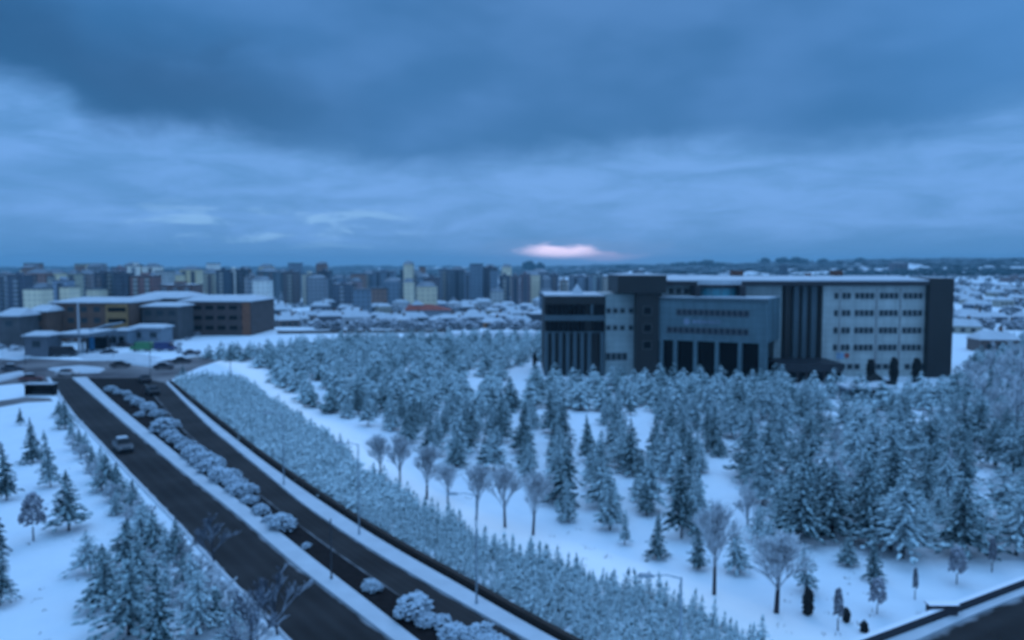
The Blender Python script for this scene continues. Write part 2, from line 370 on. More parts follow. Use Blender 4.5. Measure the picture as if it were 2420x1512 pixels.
A_ = polyline_resample([G(*p) for p in pl], 70); B2 = polyline_resample([G(*p) for p in pr], 70)
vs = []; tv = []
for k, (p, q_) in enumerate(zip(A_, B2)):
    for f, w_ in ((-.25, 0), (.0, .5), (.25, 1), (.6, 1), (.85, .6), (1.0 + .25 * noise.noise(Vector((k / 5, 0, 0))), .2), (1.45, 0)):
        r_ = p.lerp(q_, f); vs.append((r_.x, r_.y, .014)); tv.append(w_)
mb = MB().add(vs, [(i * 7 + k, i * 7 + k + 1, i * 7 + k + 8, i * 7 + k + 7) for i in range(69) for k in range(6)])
pm = bpy.data.materials.new('trodden_snow_with_highlight'); pm.use_nodes = True; t = pm.node_tree; q = t.nodes; b = q['Principled BSDF']; b.inputs['Roughness'].default_value = .7  # path snow with its highlight painted in as whiter colour, fading at the edges
at_ = q.new('ShaderNodeAttribute'); at_.attribute_name = 'path_highlight'; nn = q.new('ShaderNodeTexNoise'); nn.inputs['Scale'].default_value = .35; nn.inputs['Detail'].default_value = 6
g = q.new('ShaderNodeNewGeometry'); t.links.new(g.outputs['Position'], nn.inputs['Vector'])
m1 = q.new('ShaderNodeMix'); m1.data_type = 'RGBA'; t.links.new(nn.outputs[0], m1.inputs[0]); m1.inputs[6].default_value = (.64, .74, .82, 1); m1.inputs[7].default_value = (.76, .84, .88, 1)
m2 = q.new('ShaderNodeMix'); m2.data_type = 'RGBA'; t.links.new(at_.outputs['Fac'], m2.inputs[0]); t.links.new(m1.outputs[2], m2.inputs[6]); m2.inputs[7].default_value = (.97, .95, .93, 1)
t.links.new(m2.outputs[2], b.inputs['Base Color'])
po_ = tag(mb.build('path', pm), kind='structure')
ta = po_.data.attributes.new('path_highlight', 'FLOAT', 'POINT'); ta.data.foreach_set('value', tv)
dark_conc = snowy('dark_concrete', (.05, .05, .06), lo=.5, hi=.9)
brown_conc = snowy('brown_concrete', (.045, .036, .032), lo=1.2, hi=1.6)
def wall_along(name, P, w, h, m, label, cat, z0=0.):
    o = empty(name, (P[0].x, P[0].y, z0), 0, label, cat)
    mb = MB(); n = len(P); c = P[0]
    vs = []
    for i, p in enumerate(P):
        d_ = (P[min(n - 1, i + 1)] - P[max(0, i - 1)]).normalized(); q_ = Vector((-d_.y, d_.x, 0)) * w / 2
        for e in (q_, -q_):
            vs += [(p.x + e.x - c.x, p.y + e.y - c.y, -.05), (p.x + e.x - c.x, p.y + e.y - c.y, h)]
    fs = []
    for i in range(n - 1):
        o_ = i * 4
        fs += [(o_, o_ + 4, o_ + 5, o_ + 1), (o_ + 1, o_ + 5, o_ + 7, o_ + 3), (o_ + 3, o_ + 7, o_ + 6, o_ + 2)]
    fs += [(0, 1, 3, 2), (n * 4 - 4, n * 4 - 2, n * 4 - 1, n * 4 - 3)]
    mb.add(vs, fs).build('wall', m, o)
    return o
wall_along('retaining_wall', WB, .4, .42, brown_conc, 'long low dark brown wall curving beside the right carriageway pavement', 'wall')
bw = polyline_resample([G(*p) for p in [(1990, 1546), (2080, 1512), (2230, 1455), (2419, 1383), (2560, 1330), (2900, 1203)]], 30)
wall_along('boundary_wall', bw, .4, .6, dark_conc, 'low dark wall running past the corner road at bottom right', 'wall')
pe = MB(); pp = G(2228, 1458); pe.box(-.9, .9, -.3, .3, 0, .78); pe.box(-1.0, 1.0, -.4, .4, .783, .86)
tag(pe.build('wall_pier', dark_conc, loc=(pp.x, pp.y + .2, 0)), 'short dark pier standing up from the low wall at bottom right', 'pier')
# plateau edge: brown parapet, then a raised snowy bank up to the main building
pw = [at(u, 786, 268) for u in (655, 760, 900, 1060)]; pw = polyline_resample([Vector((p.x, 268 + i * 2, 0)) for i, p in enumerate(pw)], 12)
wall_along('parapet', pw, .4, 1.0, mat('brown_parapet', (.12, .10, .09), .9), 'long low brown parapet closing the far end of the snowy field', 'wall')
mbk = MB()
A_ = [Vector((at(u, 780, y).x, y, 0)) for u, y in ((1040, 262), (1140, 255), (1230, 246), (1300, 238))]
vs = []
for p, hh in zip(A_, (.6, 1.6, 2.4, 3.0)):
    vs += [(p.x, p.y - 5, -.05), (p.x, p.y - 2.2, hh), (p.x, p.y + 3, hh), (p.x, p.y + 8, -.05)]
mbk.add(vs, [(i * 4 + k, i * 4 + k + 4, i * 4 + k + 5, i * 4 + k + 1) for i in range(3) for k in range(3)] + [(0, 1, 2, 3), (15, 14, 13, 12)])
tag(mbk.build('snow_embankment', roof_snow), kind='structure')

# ------------------------------------------------------------------ tree kinds
pine_m = snowy('pine_needles_with_snow', (.012, .036, .038), lo=.24, hi=.76, nscale=2.6, nstr=1.5, under2=(.02, .058, .062), snow=(.56, .74, .79))
pine_d = snowy('dark_pine_needles', (.008, .024, .026), lo=.5, hi=1.05, nscale=2.6, nstr=1.5, under2=(.014, .043, .046), snow=(.48, .67, .71))
shrub_m = snowy('shrub_twigs_with_snow', (.045, .085, .09), lo=-.15, hi=.6, nscale=1.2, nstr=1.7, under2=(.09, .16, .175), snow=(.63, .79, .83))
bush_m = snowy('bush_under_snow', (.05, .07, .07), lo=-.5, hi=.5, nscale=3.0, nstr=1.2, under2=(.14, .18, .20), snow=(.46, .56, .64))
twig_m = snowy('bare_twigs_with_snow', (.20, .22, .25), lo=-.7, hi=.3, nscale=3, nstr=.8, under2=(.26, .26, .28), snow=(.72, .78, .82))
bark = snowy('bark', (.045, .042, .05), lo=.5, hi=1.2, nscale=3, nstr=.5)
black_m = mat('dark_evergreen', (.012, .015, .016), .9, .2, 3)
def conifer(h, r, seed, levels=13, per=7, base=.14, dens=3, irregular=.3, crown_pow=.85, size=1., full=False):
    rnd = random.Random(seed); mb = MB()
    for k in range(levels):
        t_ = (k + .2 * rnd.random()) / levels; z = h * (base + (1 - base) * t_)
        rad = r * ((1 - t_) ** crown_pow) * (1 + rnd.uniform(-irregular, irregular)) + .06
        if full: rad = r * math.sin(math.pi * min(1, .22 + t_ * .78)) ** .6 * (1 + rnd.uniform(-irregular, irregular))
        nb = max(3, int(per * (1 - .5 * t_))); ph = rnd.random() * 6.28
        for i in range(nb):
            if rnd.random() < .14: continue
            a = ph + 6.283 * i / nb + rnd.uniform(-.3, .3); L_ = rad * rnd.uniform(.7, 1.15)
            for j in range(dens):
                f = (j + .6) / dens; sz = size * (.20 + .34 * (1 - t_)) * rnd.uniform(.75, 1.25)
                c = Vector((math.cos(a) * L_ * f, math.sin(a) * L_ * f, z - L_ * f * rnd.uniform(.12, .32) + rnd.uniform(-.1, .1)))
                R_ = Matrix.Rotation(a, 3, 'Z') @ Matrix.Rotation(rnd.uniform(.0, .5), 3, 'Y') @ Matrix.Rotation(rnd.uniform(-.5, .5), 3, 'X')
                mb.clump(c, sz * 1.25, sz * .75, sz * .45, R_, rnd)
    mb.clump((0, 0, h), .1, .1, .35, Matrix.Identity(3), rnd)
    return mb
def trunk_mesh(h, r):
    return MB().tube((0, 0, -.1), (r * .4, 0, h * .55), r, r * .45, 8).tube((r * .4, 0, h * .55), (0, 0, h * .95), r * .45, r * .12, 6)
def bare(h, spread, seed, n=60, trunk=.28, upright=.6):
    """crown of many thin ascending limbs that fork; trunk separate"""
    rnd = random.Random(seed); mb = MB()
    def grow(p, d_, L_, r, lev):
        q_ = p + d_ * L_; mb.tube(p, q_, r, max(.014, r * .6), 3 if lev > 0 else 5, cap=False)
        if lev >= 3: return
        for _ in range(4):
            dd = (d_ + Vector((rnd.uniform(-1, 1), rnd.uniform(-1, 1), rnd.uniform(-.3, .6))) * (.55 if lev else .5)).normalized()
            grow(p + d_ * L_ * rnd.uniform(.4, 1), dd, L_ * rnd.uniform(.55, .8), max(.02, r * .62), lev + 1)
    m_ = n // 3
    for i in range(m_):
        f = (i + rnd.uniform(-.3, .3)) / m_; f = min(1, max(0, f)); a = i * 2.4 + rnd.uniform(-.4, .4)
        out = spread / h * 2.6 * (1 - f * .75) * rnd.uniform(.5, 1.1)
        d_ = Vector((math.cos(a) * out, math.sin(a) * out, upright * rnd.uniform(.6, 1.2))).normalized()
        grow(Vector((rnd.uniform(-.05, .05), rnd.uniform(-.05, .05), h * (trunk + (.72 - trunk) * f))), d_, h * (.30 - .14 * f) * rnd.uniform(.7, 1.15), .045, 0)
    return mb
def globe(r, hgt, seed, n=150, sz=.2, lop=0.):
    rnd = random.Random(seed); mb = MB()
    for i in range(n):
        z = rnd.uniform(-.35, 1); a = rnd.uniform(0, 6.283); rr_ = math.sqrt(max(0, 1 - z * z)) * rnd.uniform(.6, 1.1) * (1 + .22 * math.sin(2 * a + seed) + .12 * math.sin(5 * a + seed * 2))
        c = Vector((math.cos(a) * r * rr_, math.sin(a) * r * rr_, hgt * .38 + z * hgt * .6 * rnd.uniform(.85, 1.05)))
        mb.clump(c, sz * rnd.uniform(.8, 1.4), sz * rnd.uniform(.7, 1.2), sz * rnd.uniform(.5, .8), Matrix.Rotation(a, 3, 'Z') @ Matrix.Rotation(rnd.uniform(-.4, .7), 3, 'Y'), rnd)
    return mb
# prototypes, all of unit-like real size and copied with a scale
PINES = [(conifer(6.2, 1.5, s, levels=21, per=8, dens=5, size=.5, base=.1 + .05 * (s % 3), crown_pow=.6 + .12 * (s % 4)).mesh('crown', pine_m), trunk_mesh(6.2, .11).mesh('trunk', bark)) for s in (1, 2, 3, 4, 14, 15)]
DARKP = [(conifer(6.0, 1.65, s, levels=20, per=8, dens=5, size=.52, base=.1 + .05 * (s % 3)).mesh('crown', pine_d), trunk_mesh(6, .12).mesh('trunk', bark)) for s in (5, 6, 7, 16)]
BIGP = [(conifer(7.2, 2.4, s, levels=18, per=9, dens=6, base=.2 + .03 * (s % 3), irregular=.6, size=.6, crown_pow=.5 + .1 * (s % 3)).mesh('crown', pine_m), trunk_mesh(7.0, .16).mesh('trunk', bark)) for s in (8, 9, 10, 17, 18)]
BIGD = [(conifer(6.8, 2.4, s, levels=17, per=9, dens=6, base=.2, irregular=.6, size=.6, crown_pow=.55).mesh('crown', pine_d), trunk_mesh(6.6, .16).mesh('trunk', bark)) for s in (11, 12, 19)]
SHR = [conifer(1.75, .50, s, levels=12, per=7, dens=3, base=.02, size=.27, crown_pow=.55 + .12 * (s % 4)).mesh('small_conifer', shrub_m) for s in (21, 22, 23, 24, 25, 26)]
BARE = [(bare(5, 1.2, s, upright=1.1).mesh('crown', twig_m), MB().tube((0, 0, -.1), (.03, 0, 2.6), .11, .06, 7).mesh('trunk', bark)) for s in (31, 32, 33)]
BSH = [(bare(2.6, 1.1, s, upright=.7, trunk=.1, n=36).mesh('crown', twig_m), MB().tube((0, 0, -.1), (0, 0, 1.6), .06, .03, 6).mesh('trunk', bark)) for s in (34, 35)]
SPARSE = [(bare(4.2, 1.5, s, upright=1.0, trunk=.12, n=21).mesh('crown', snowy('dark_twigs', (.06, .07, .09), lo=-.1, hi=1., under2=(.12, .13, .16), snow=(.45, .52, .6))), MB().tube((0, 0, -.1), (0, 0, 2.2), .07, .04, 6).mesh('trunk', bark)) for s in (36, 37)]
BUSH = [globe(1, 1.3, s, 260, .15).mesh('snowy_bush', bush_m) for s in (41, 42, 43)]
def tree(name, proto, p, sc, label, cat='tree', group=None, rz=None, wid=1.):
    o = empty(name, (p.x, p.y, p.z), random.uniform(0, 6.28) if rz is None else rz, label, cat, group)
    o.rotation_euler = (random.gauss(0, .05), random.gauss(0, .05), o.rotation_euler[2])
    put('crown', proto[0], o, sc=(sc * wid, sc * wid * random.uniform(.85, 1.1), sc)); put('trunk', proto[1], o, sc=(sc * wid, sc * wid, sc)); return o
def inside(P, x, y):
    c = False; n = len(P)
    for i in range(n):
        x1, y1 = P[i]; x2, y2 = P[i - 1]
        if (y1 > y) != (y2 > y) and x < (x2 - x1) * (y - y1) / (y2 - y1) + x1: c = not c
    return c
def proj(p):
    d_ = p - Vector((0, 0, H)); f = d_.y * cp - d_.z * sp; up_ = d_.y * sp + d_.z * cp
    return 1209.5 + d_.x / f * FPX * K, 756 - up_ / f * FPX * K

# ------------------------------------------------------------------ the pine plantation
zone = [(470, 849), (560, 838), (640, 830), (740, 814), (840, 806), (1285, 802), (1285, 870), (1500, 880), (1830, 905), (2000, 925), (2120, 955), (2240, 925), (2290, 850), (2440, 800), (2620, 800), (2760, 1230), (2419, 1292), (2270, 1312), (2130, 1316), (2053, 1290), (1960, 1312), (1880, 1318), (1760, 1325), (1700, 1270), (1640, 1262), (1600, 1240), (1441, 1245), (1342, 1228), (1280, 1165), (1150, 1120), (1010, 1085), (950, 1045), (880, 1018), (800, 985), (730, 965), (680, 925), (640, 888), (600, 858), (540, 852)]
gaps = [[(1100, 885), (1135, 875), (1140, 950), (1105, 970)], [(1345, 985), (1410, 975), (1425, 1050), (1375, 1075)], [(1480, 985), (1540, 980), (1550, 1060), (1500, 1080)], [(1660, 1120), (1740, 1090), (1760, 1230), (1690, 1240)], [(945, 870), (985, 862), (975, 900), (955, 925)], [(1940, 945), (2000, 940), (2005, 1000), (1950, 1010)], [(1190, 870), (1250, 865), (1250, 955), (1210, 965)], [(700, 900), (760, 900), (800, 960), (760, 975)]]
cand = []
dirv = math.tan(math.radians(2.7))
for ci in range(-36, 56):
    for ri in range(0, 64):
        y = 60 + ri * (3.0 if ci < 12 else 3.9); x = ci * 3.9 + (y - 60) * dirv
        rnd = random.Random(ci * 977 + ri * 31)
        x += rnd.uniform(-.8, .8); y += rnd.uniform(-1.1, 1.1)
        uu, vv = proj(Vector((x, y, 0)))
        if uu < -100 or uu > 2560: continue
        if not inside(zone, uu, vv) or any(inside(g_, uu, vv) for g_ in gaps): continue
        if 154 < y < 190 and 5 < x < 94 : continue
        if rnd.random() < (.13 if uu > 1800 else .13): continue
        cand.append((y, x, ci, ri, rnd.random(), uu))
cand.sort()
print('pines', len(cand))
cols = {}
for k, (y, x, ci, ri, rv, uu) in enumerate(cand[:290]): cols.setdefault(ci, []).append((y, x, rv, uu))
ck = sorted(cols)
for a, ci in enumerate(ck):
    for b_, (y, x, rv, uu) in enumerate(sorted(cols[ci])):
        dark = rv < .38
        big = uu > 1720
        pr = (BIGD if dark else BIGP) if big else (DARKP if dark else PINES)
        pr = pr[int(rv * 97) % len(pr)]
        sc = (random.choice((.42, .55, .68, .8, .95)) * random.uniform(.92, 1.06) if big else random.choice((.5, .62, .74, .86, 1.02)) * random.uniform(.9, 1.1)) * interp(y, [78, 105, 125], [1, .9, .82])
        lab = '%s planted pine, %s from the front in the %s line from the left' % ('darker' if dark else 'snow dusted', ordw(b_ + 1), ordw(a + 1))
        if big and rv > .82:
            tree('frosted_tree', BSH[int(rv * 997) % 2], Vector((x, y, 0)), sc * 1.9, lab.replace('planted pine', 'frosted leafless tree').replace('snow dusted ', ''), 'tree', 'young pines planted in lines before the grey office building', wid=.8); continue
        tree('pine_tree', pr, Vector((x, y, 0)), sc, lab, 'tree', 'young pines planted in lines before the grey office building', wid=random.uniform(.95, 1.3) * (1.15 if sc < .75 else 1))
def merged(items, name, m, kind='stuff'):
    """many (mesh, loc, rz, scale) in ONE mesh"""
    mb = MB()
    for me, loc, rz, sc in items:
        c_, s_ = math.cos(rz), math.sin(rz)
        mb.add([((v.co.x * c_ - v.co.y * s_) * sc[0] + loc[0], (v.co.x * s_ + v.co.y * c_) * sc[0] + loc[1], v.co.z * sc[1] + loc[2]) for v in me.vertices], [tuple(p.vertices) for p in me.polygons])
    return tag(mb.build(name, m), kind=kind)
LOWP = [conifer(6.0, 1.9, s, levels=9, per=6, dens=2, size=1.35).mesh('low_crown', pine_m) for s in (51, 52, 53)]
rest = []
for (y, x, ci, ri, rv, uu) in cand[290:]:
    rest.append((LOWP[int(rv * 50) % 3], (x, y, 0), rv * 40, (random.uniform(.8, 1.1), random.uniform(.5, .8) * interp(y, [120, 145, 200], [1.15, 1.0, .9]))))
half = [r for i, r in enumerate(rest) if i % 3]; oth = [r for i, r in enumerate(rest) if i % 3 == 0]
o = merged(half, 'far_pine_wood', pine_m); tag(o, 'mass of snowy young pines filling the far half of the plantation', 'wood')
o = merged(oth, 'far_dark_pine_wood', pine_d); tag(o, 'darker young pines scattered through the far half of the plantation', 'wood')

# ------------------------------------------------------------------ small conifers on the bank above the brown wall
WP = list(WB); cum = [0]
for a, b_ in zip(WP, WP[1:]): cum.append(cum[-1] + (b_ - a).length)
def on_wall(s_, off):
    k = 1
    while k < len(WP) - 1 and cum[k] < s_: k += 1
    f = (s_ - cum[k - 1]) / (cum[k] - cum[k - 1]); p = WP[k - 1].lerp(WP[k], f); d_ = (WP[k] - WP[k - 1]).normalized()
    q_ = Vector((-d_.y, d_.x, 0)); return p + q_ * off
sh = []
s_ = 1.0
while s_ < cum[-1] - .5:
    far_f = 1 - s_ / cum[-1]; width = interp(far_f, [0, .08, .17, .35, .5, .7, 1], [9.6, 8.8, 6.5, 7.0, 9.8, 11.4, 12.5])
    for r_ in range(int(width / .98)):
        p = on_wall(s_ + random.uniform(-.2, .2), .85 + r_ * .98 + random.uniform(-.18, .18))
        uu, vv = proj(p)
        if -50 < uu < 2480 and vv < 1660: sh.append((p.y, r_, s_, p, far_f))
    s_ += .93 + .15 * far_f
sh.sort(key=lambda t_: t_[0]); print('shrubs', len(sh))
byrow = {}
for it in sh[:290]: byrow.setdefault(it[1], []).append(it)
for r_ in sorted(byrow):
    for k, it in enumerate(sorted(byrow[r_], key=lambda t_: -t_[2])):
        sc = random.uniform(.6, 1.15) * (1 + .5 * noise.noise(it[3] * .22))
        o = put('small_conifer', SHR[random.randrange(6)], None, it[3], random.uniform(0, 6.28), (sc * random.uniform(.8, 1.35), sc * random.uniform(.8, 1.3), sc), (random.gauss(0, .07), random.gauss(0, .07)))
        tag(o, 'bank conifer, %s from the near end of the %s row above the wall' % (ordw(k + 1), ordw(r_ + 1)), 'shrub', 'small conifers planted in rows on the bank above the brown wall')
LOWS = [conifer(1.75, .62, s, levels=6, per=5, dens=2, base=.0, size=.55, crown_pow=.6).mesh('low_shrub', shrub_m) for s in (61, 62, 63)]
fs_ = [(LOWS[random.randrange(3)], it[3], random.uniform(0, 6.28), (random.uniform(.8, 1.5), random.uniform(.45, 1.0) * (1 + .6 * noise.noise(it[3] * .2)))) for it in sh[290:]]
o = merged(fs_, 'bank_shrubbery', shrub_m); tag(o, 'dense snowy shrubs covering the far part of the bank beside the path', 'shrubs')

# ------------------------------------------------------------------ trees read one by one
def B_(u, v): return G(u, v)
single = [
 # left snowfield
 ('pine_tree', DARKP[0], 48, 1004, .42, .9, 'tiny dark pine alone at the far end of the left snowfield'),
 ('pine_tree', DARKP[1], 78, 1092, .85, .95, 'mid sized pine between the tiny pine and the oval bare tree'),
 ('pine_tree', DARKP[2], 16, 1180, .95, .8, 'narrow pine at the left frame edge above the oval bare tree'),
 ('pine_tree', PINES[0], 120, 1150, .95, .7, 'slim pointed conifer behind the dark pine with the short trunk'),
 ('pine_tree', DARKP[0], 163, 1254, .85, 1.15, 'dark broad pine with short trunk beside the oval bare tree'),
 ('pine_tree', BIGD[0], 250, 1430, .62, 1.3, 'large dark pine at the left of the bottom left cluster'),
 ('pine_tree', BIGD[1], 305, 1500, .72, 1.3, 'darkest large pine in the middle of the bottom left cluster'),
 ('pine_tree', BIGP[0], 215, 1352, .45, 1.3, 'low wide snowy pine reaching out over the snow left of the cluster'),
 ('pine_tree', DARKP[2], 375, 1545, .9, 1.0, 'dark pine cut by the bottom frame edge in the left cluster'),
 ('pine_tree', BIGP[1], 335, 1275, .42, 1.4, 'low spreading pine with snow tiers halfway along the road verge'),
 ('pine_tree', BIGP[2], 465, 1500, .58, 1.1, 'tiered snowy pine with bare trunk right of the bottom left cluster'),
 ('pine_tree', DARKP[0], 0, 1430, .62, .9, 'dark pine cut by the left frame edge low in the picture'),
 ('pine_tree', DARKP[1], -6, 1310, .8, .6, 'narrow dark pine cut by the left frame edge below the oval tree'),
 # lone trees before the plantation
 ('pine_tree', DARKP[1], 1551, 1320, .62, 1.0, 'small flat based pine standing alone on the snow mid right'),
 ('pine_tree', PINES[1], 1476, 1288, .45, .9, 'tiny pale pine left of the lone flat based pine'),
 ('pine_tree', DARKP[2], 1648, 1345, .6, 1.0, 'small pine left of the tall oval bare tree'),
 ('pine_tree', DARKP[0], 1610, 1272, 1.12, .8, 'tall very dark pine standing out at the plantation front'),
 ('pine_tree', PINES[2], 1342, 1232, .75, .9, 'thin pine with bare stem at the plantation front left'),
 ('pine_tree', PINES[3], 1441, 1252, .9, .9, 'thin pine with long bare stem at the middle plantation front'),
 ('pine_tree', BIGP[0], 2132, 1318, .95, 1.0, 'broad snow laden pine with thick bare trunk at the wood edge'),
 ('pine_tree', BIGD[0], 2053, 1292, .9, .9, 'dark pine with straight trunk left of the broad snow laden pine'),
 ('pine_tree', BIGD[1], 2269, 1314, .95, 1.0, 'dark pine with straight trunk right of the broad snow laden pine'),
 ('pine_tree', BIGP[2], 2400, 1312, .8, 1.2, 'broad snowy pine at the right frame edge of the wood'),
 ('pine_tree', BIGP[1], 1905, 1400, .52, .8, 'snowy pine directly above the dark columnar juniper'),
 ('pine_tree', DARKP[1], 2066, 1372, .56, .9, 'small pine above the egg shaped evergreen at lower right'),
 ('pine_tree', DARKP[2], 2001, 1336, .38, 1.6, 'low flat pine left of the two stacked small evergreens'),
 ('pine_tree', PINES[0], 1745, 1352, .62, 1.1, 'snowy pine between the two bare trees at lower right'),
]
for nm, pr, u, v, sc, wd, lab in single: tree(nm, pr, B_(u, v), sc, lab, 'tree', wid=wd)
# pines lining the verge of the left carriageway
vp = [(150, 985), (163, 1012), (178, 1035), (196, 1062), (212, 1080), (228, 1110), (250, 1125), (262, 1158), (285, 1180), (282, 1215), (322, 1215), (350, 1260), (372, 1300), (400, 1335), (425, 1330), (440, 1395), (470, 1420), (345, 1400), (395, 1430), (520, 1470), (560, 1520), (300, 1345),
]
BSH0 = [(bare(2.6, 1.5, s, upright=.6, trunk=.05, n=42).mesh('crown', twig_m), MB().tube((0, 0, -.1), (0, 0, .4), .07, .05, 6).mesh('trunk', bark)) for s in (34, 35)] if False else BSH
for k, (u, v) in enumerate([(172, 1062), (205, 1112), (240, 1160), (305, 1250), (352, 1240), (412, 1310), (455, 1360), (500, 1415), (540, 1450), (585, 1500), (400, 1400), (300, 1205), (480, 1490), (560, 1545), (190, 1085), (225, 1140), (262, 1190), (330, 1240), (378, 1290), (430, 1330), (475, 1385), (520, 1440), (430, 1450), (560, 1478), (610, 1528), (350, 1345)]):
    tree('frosted_shrub', BSH0[k % 2], B_(u, v), random.uniform(.6, .95), 'pale frosted shrub on the left road verge, %s counted from the junction' % ordw(k + 1), 'shrub', 'frosted shrubs along the verge of the left carriageway', wid=1.2)
for k, (u, v) in enumerate(vp):
    pr = (DARKP + PINES)[(k * 3) % 7]
    tree('pine_tree', pr, B_(u - 8, v), random.uniform(.38, .66), 'small pine on the left road verge, %s counted from the junction' % ordw(k + 1), 'tree', 'small pines along the verge of the left carriageway', wid=random.uniform(1.15, 1.65))
OV = [(globe(.95, 3.1, 71, 260, .2).mesh('crown', snowy('oval_twigs', (.05, .055, .07), lo=.1, hi=1.1, nscale=3, nstr=.8, under2=(.09, .09, .11), snow=(.6, .65, .74))), MB().tube((0, 0, -.1), (0, 0, 1.3), .08, .06, 7).mesh('trunk', bark))]
def oval(u, v, sc, lab, wid=1.):
    p = B_(u, v); o = empty('oval_tree', p, 1., lab, 'tree')
    put('crown', OV[0][0], o, (0, 0, 1.0 * sc), 0, (sc * wid * .85, sc * wid * .85, sc * 1.12)); put('trunk', OV[0][1], o, sc=sc)
oval(79, 1278, .92, 'oval clipped tree on a thin trunk on the left snowfield')
oval(2072, 1450, .55, 'egg shaped evergreen on a short stem at lower right', 1.2)
oval(2260, 1380, .62, 'round evergreen on a short stem above the corner road', 1.2)
oval(2161, 1416, .5, 'thin young tree with a small oval crown at lower right', .45)
oval(2343, 1352, .6, 'thin young tree nearest the right frame edge', .6)
oval(1979, 1490, .62, 'thin young tree with a ragged crown by the bottom edge', .6)
for u, v, sc, wd, lab in [
 (1687, 1405, 1.0, .85, 'tall oval bare tree standing on the snow at lower right'),
 (1834, 1448, .82, 1.25, 'wide bare tree spreading left of the dark columnar juniper'),
 (1259, 1264, .85, .95, 'bare tree with thick stem right of its bare twin'),
 (1193, 1246, .85, 1.0, 'bare tree with thick stem left of its bare twin'),
 (1125, 1228, .75, .9, 'bare tree rising behind the second lamp from the front'),
 (1008, 1180, .8, 1.0, 'pale bare tree third from the left beyond the path'),
 (1058, 1190, .6, 1.0, 'small bare tree between the pale ones beyond the path'),
 (945, 1150, .8, 1.1, 'pale bare tree second from the left beyond the path'),
 (900, 1130, .7, 1.1, 'pale bare tree leftmost of those beyond the path'),
 (505, 1330, .72, 1.2, 'bare tree leaning over the left carriageway at mid height'),
 (655, 1500, .8, 1.3, 'bare tree with broom like limbs by the road at bottom left'),
 (590, 1560, .8, 1.2, 'bare tree cut by the bottom edge left of the road')]:
    tree('bare_tree', (SPARSE if u < 700 else BARE)[int(u) % (2 if u < 700 else 3)], B_(u, v), sc * 1.28, lab, 'tree', wid=wd * (1.0 if u < 700 else 1.15) * random.uniform(.9, 1.15))
def column_shrub(u, v, h, r, lab, p=None):
    rnd = random.Random(int(u)); mb = MB()
    for k in range(int(h / .12)):
        z = k * .12 + .1; rr_ = r * (math.sin(math.pi * min(1, .15 + .8 * z / h)) ** .5)
        for i in range(12):
            a = rnd.uniform(0, 6.28); mb.clump((math.cos(a) * rr_ * (q9 := rnd.uniform(.1, .8)), math.sin(a) * rr_ * q9, z), .16 + r * .12, .14 + r * .12, .18, Matrix.Rotation(a, 3, 'Z'), rnd)
    p = p or B_(u, v); tag(mb.build('juniper', black_m, loc=p), lab, 'shrub')
column_shrub(1908, 1452, 1.75, .36, 'dark columnar juniper standing upright at lower right')
column_shrub(1999, 1470, .85, .2, 'small dark upright shrub beside the ragged young tree')
column_shrub(2041, 1494, .7, .18, 'smallest dark shrub next to the low wall at bottom right')
column_shrub(2059, 884, 4.4, 1.0, 'left one of three dark cypresses against the white wing', Vector((at(2059, 800, 158).x, 158, 0)))
column_shrub(2114, 886, 4.7, 1.05, 'middle one of three dark cypresses against the white wing', Vector((at(2114, 800, 158).x, 158, 0)))
column_shrub(2168, 887, 4.6, 1.15, 'right one of three dark cypresses against the white wing', Vector((at(2168, 800, 158).x, 158, 0)))
column_shrub(1263, 872, 3.6, .55, 'dark cypress at the left corner of the office building')

# snow covered bushes in the median
mbu = [(262, 925, 1.3), (300, 935, 1.2), (326, 958, 1.6), (352, 972, 1.8), (389, 1020, 2.4), (372, 985, 1.4), (330, 985, 1.0), (455, 1082, 1.9), (480, 1100, 2.0), (503, 1115, 2.0), (522, 1136, 1.7), (543, 1140, 1.7), (560, 1165, 1.3), (578, 1170, 1.5), (617, 1215, 1.15), (665, 1250, 1.7), (723, 1295, .55), (878, 1395, .95), (978, 1455, 1.75), (1045, 1480, .9), (1068, 1508, 1.1), (1130, 1512, 1.25), (1175, 1540, 1.2), (440, 1062, 1.4), (418, 1048, 1.5), (402, 1034, 1.3), (345, 965, 1.2), (312, 948, 1.3), (280, 932, 1.1), (466, 1072, 1.3), (492, 1108, 1.4), (513, 1126, 1.4), (532, 1138, 1.2), (556, 1152, 1.3), (590, 1190, 1.0), (640, 1236, .9), (1012, 1478, .9), (1095, 1512, 1.0), (1150, 1530, 1.0)]
for k, (u, v, r) in enumerate(sorted(mbu, key=lambda t_: -t_[1])):
    o = put('snowy_bush', BUSH[k % 3], None, B_(u, v), k * 1.3, (r * .74, r * .74, r * .62))
    tag(o, '%s snow covered bush in the median, %s from the bottom of the picture' % ('large' if r > 1.45 else 'small' if r < 1.1 else 'rounded', ordw(k + 1)), 'bush', 'snow covered bushes along the median')

rnd = random.Random(33); tf = MB()
for k in range(520):
    u, v = rnd.uniform(0, 2419), rnd.uniform(960, 1530); p = G(u, v)
    if noise.noise(Vector((p.x / 9, p.y / 9, 2))) < .08: continue
    if inside(WR, u, v): continue
    for _ in range(rnd.randint(2, 5)):
        a = rnd.uniform(0, 6.28); h_ = rnd.uniform(.05, .18); q_ = p + Vector((rnd.uniform(-.3, .3), rnd.uniform(-.3, .3), 0))
        tf.clump((q_.x, q_.y, .02), .03, .03, h_, Matrix.Rotation(rnd.uniform(-.4, .4), 3, 'X') @ Matrix.Rotation(a, 3, 'Z'), rnd)
tag(tf.build('grass_tufts', mat('dry_grass', (.10, .09, .07), .9)), 'dry grass tips poking through the snow', 'grass', kind='stuff')
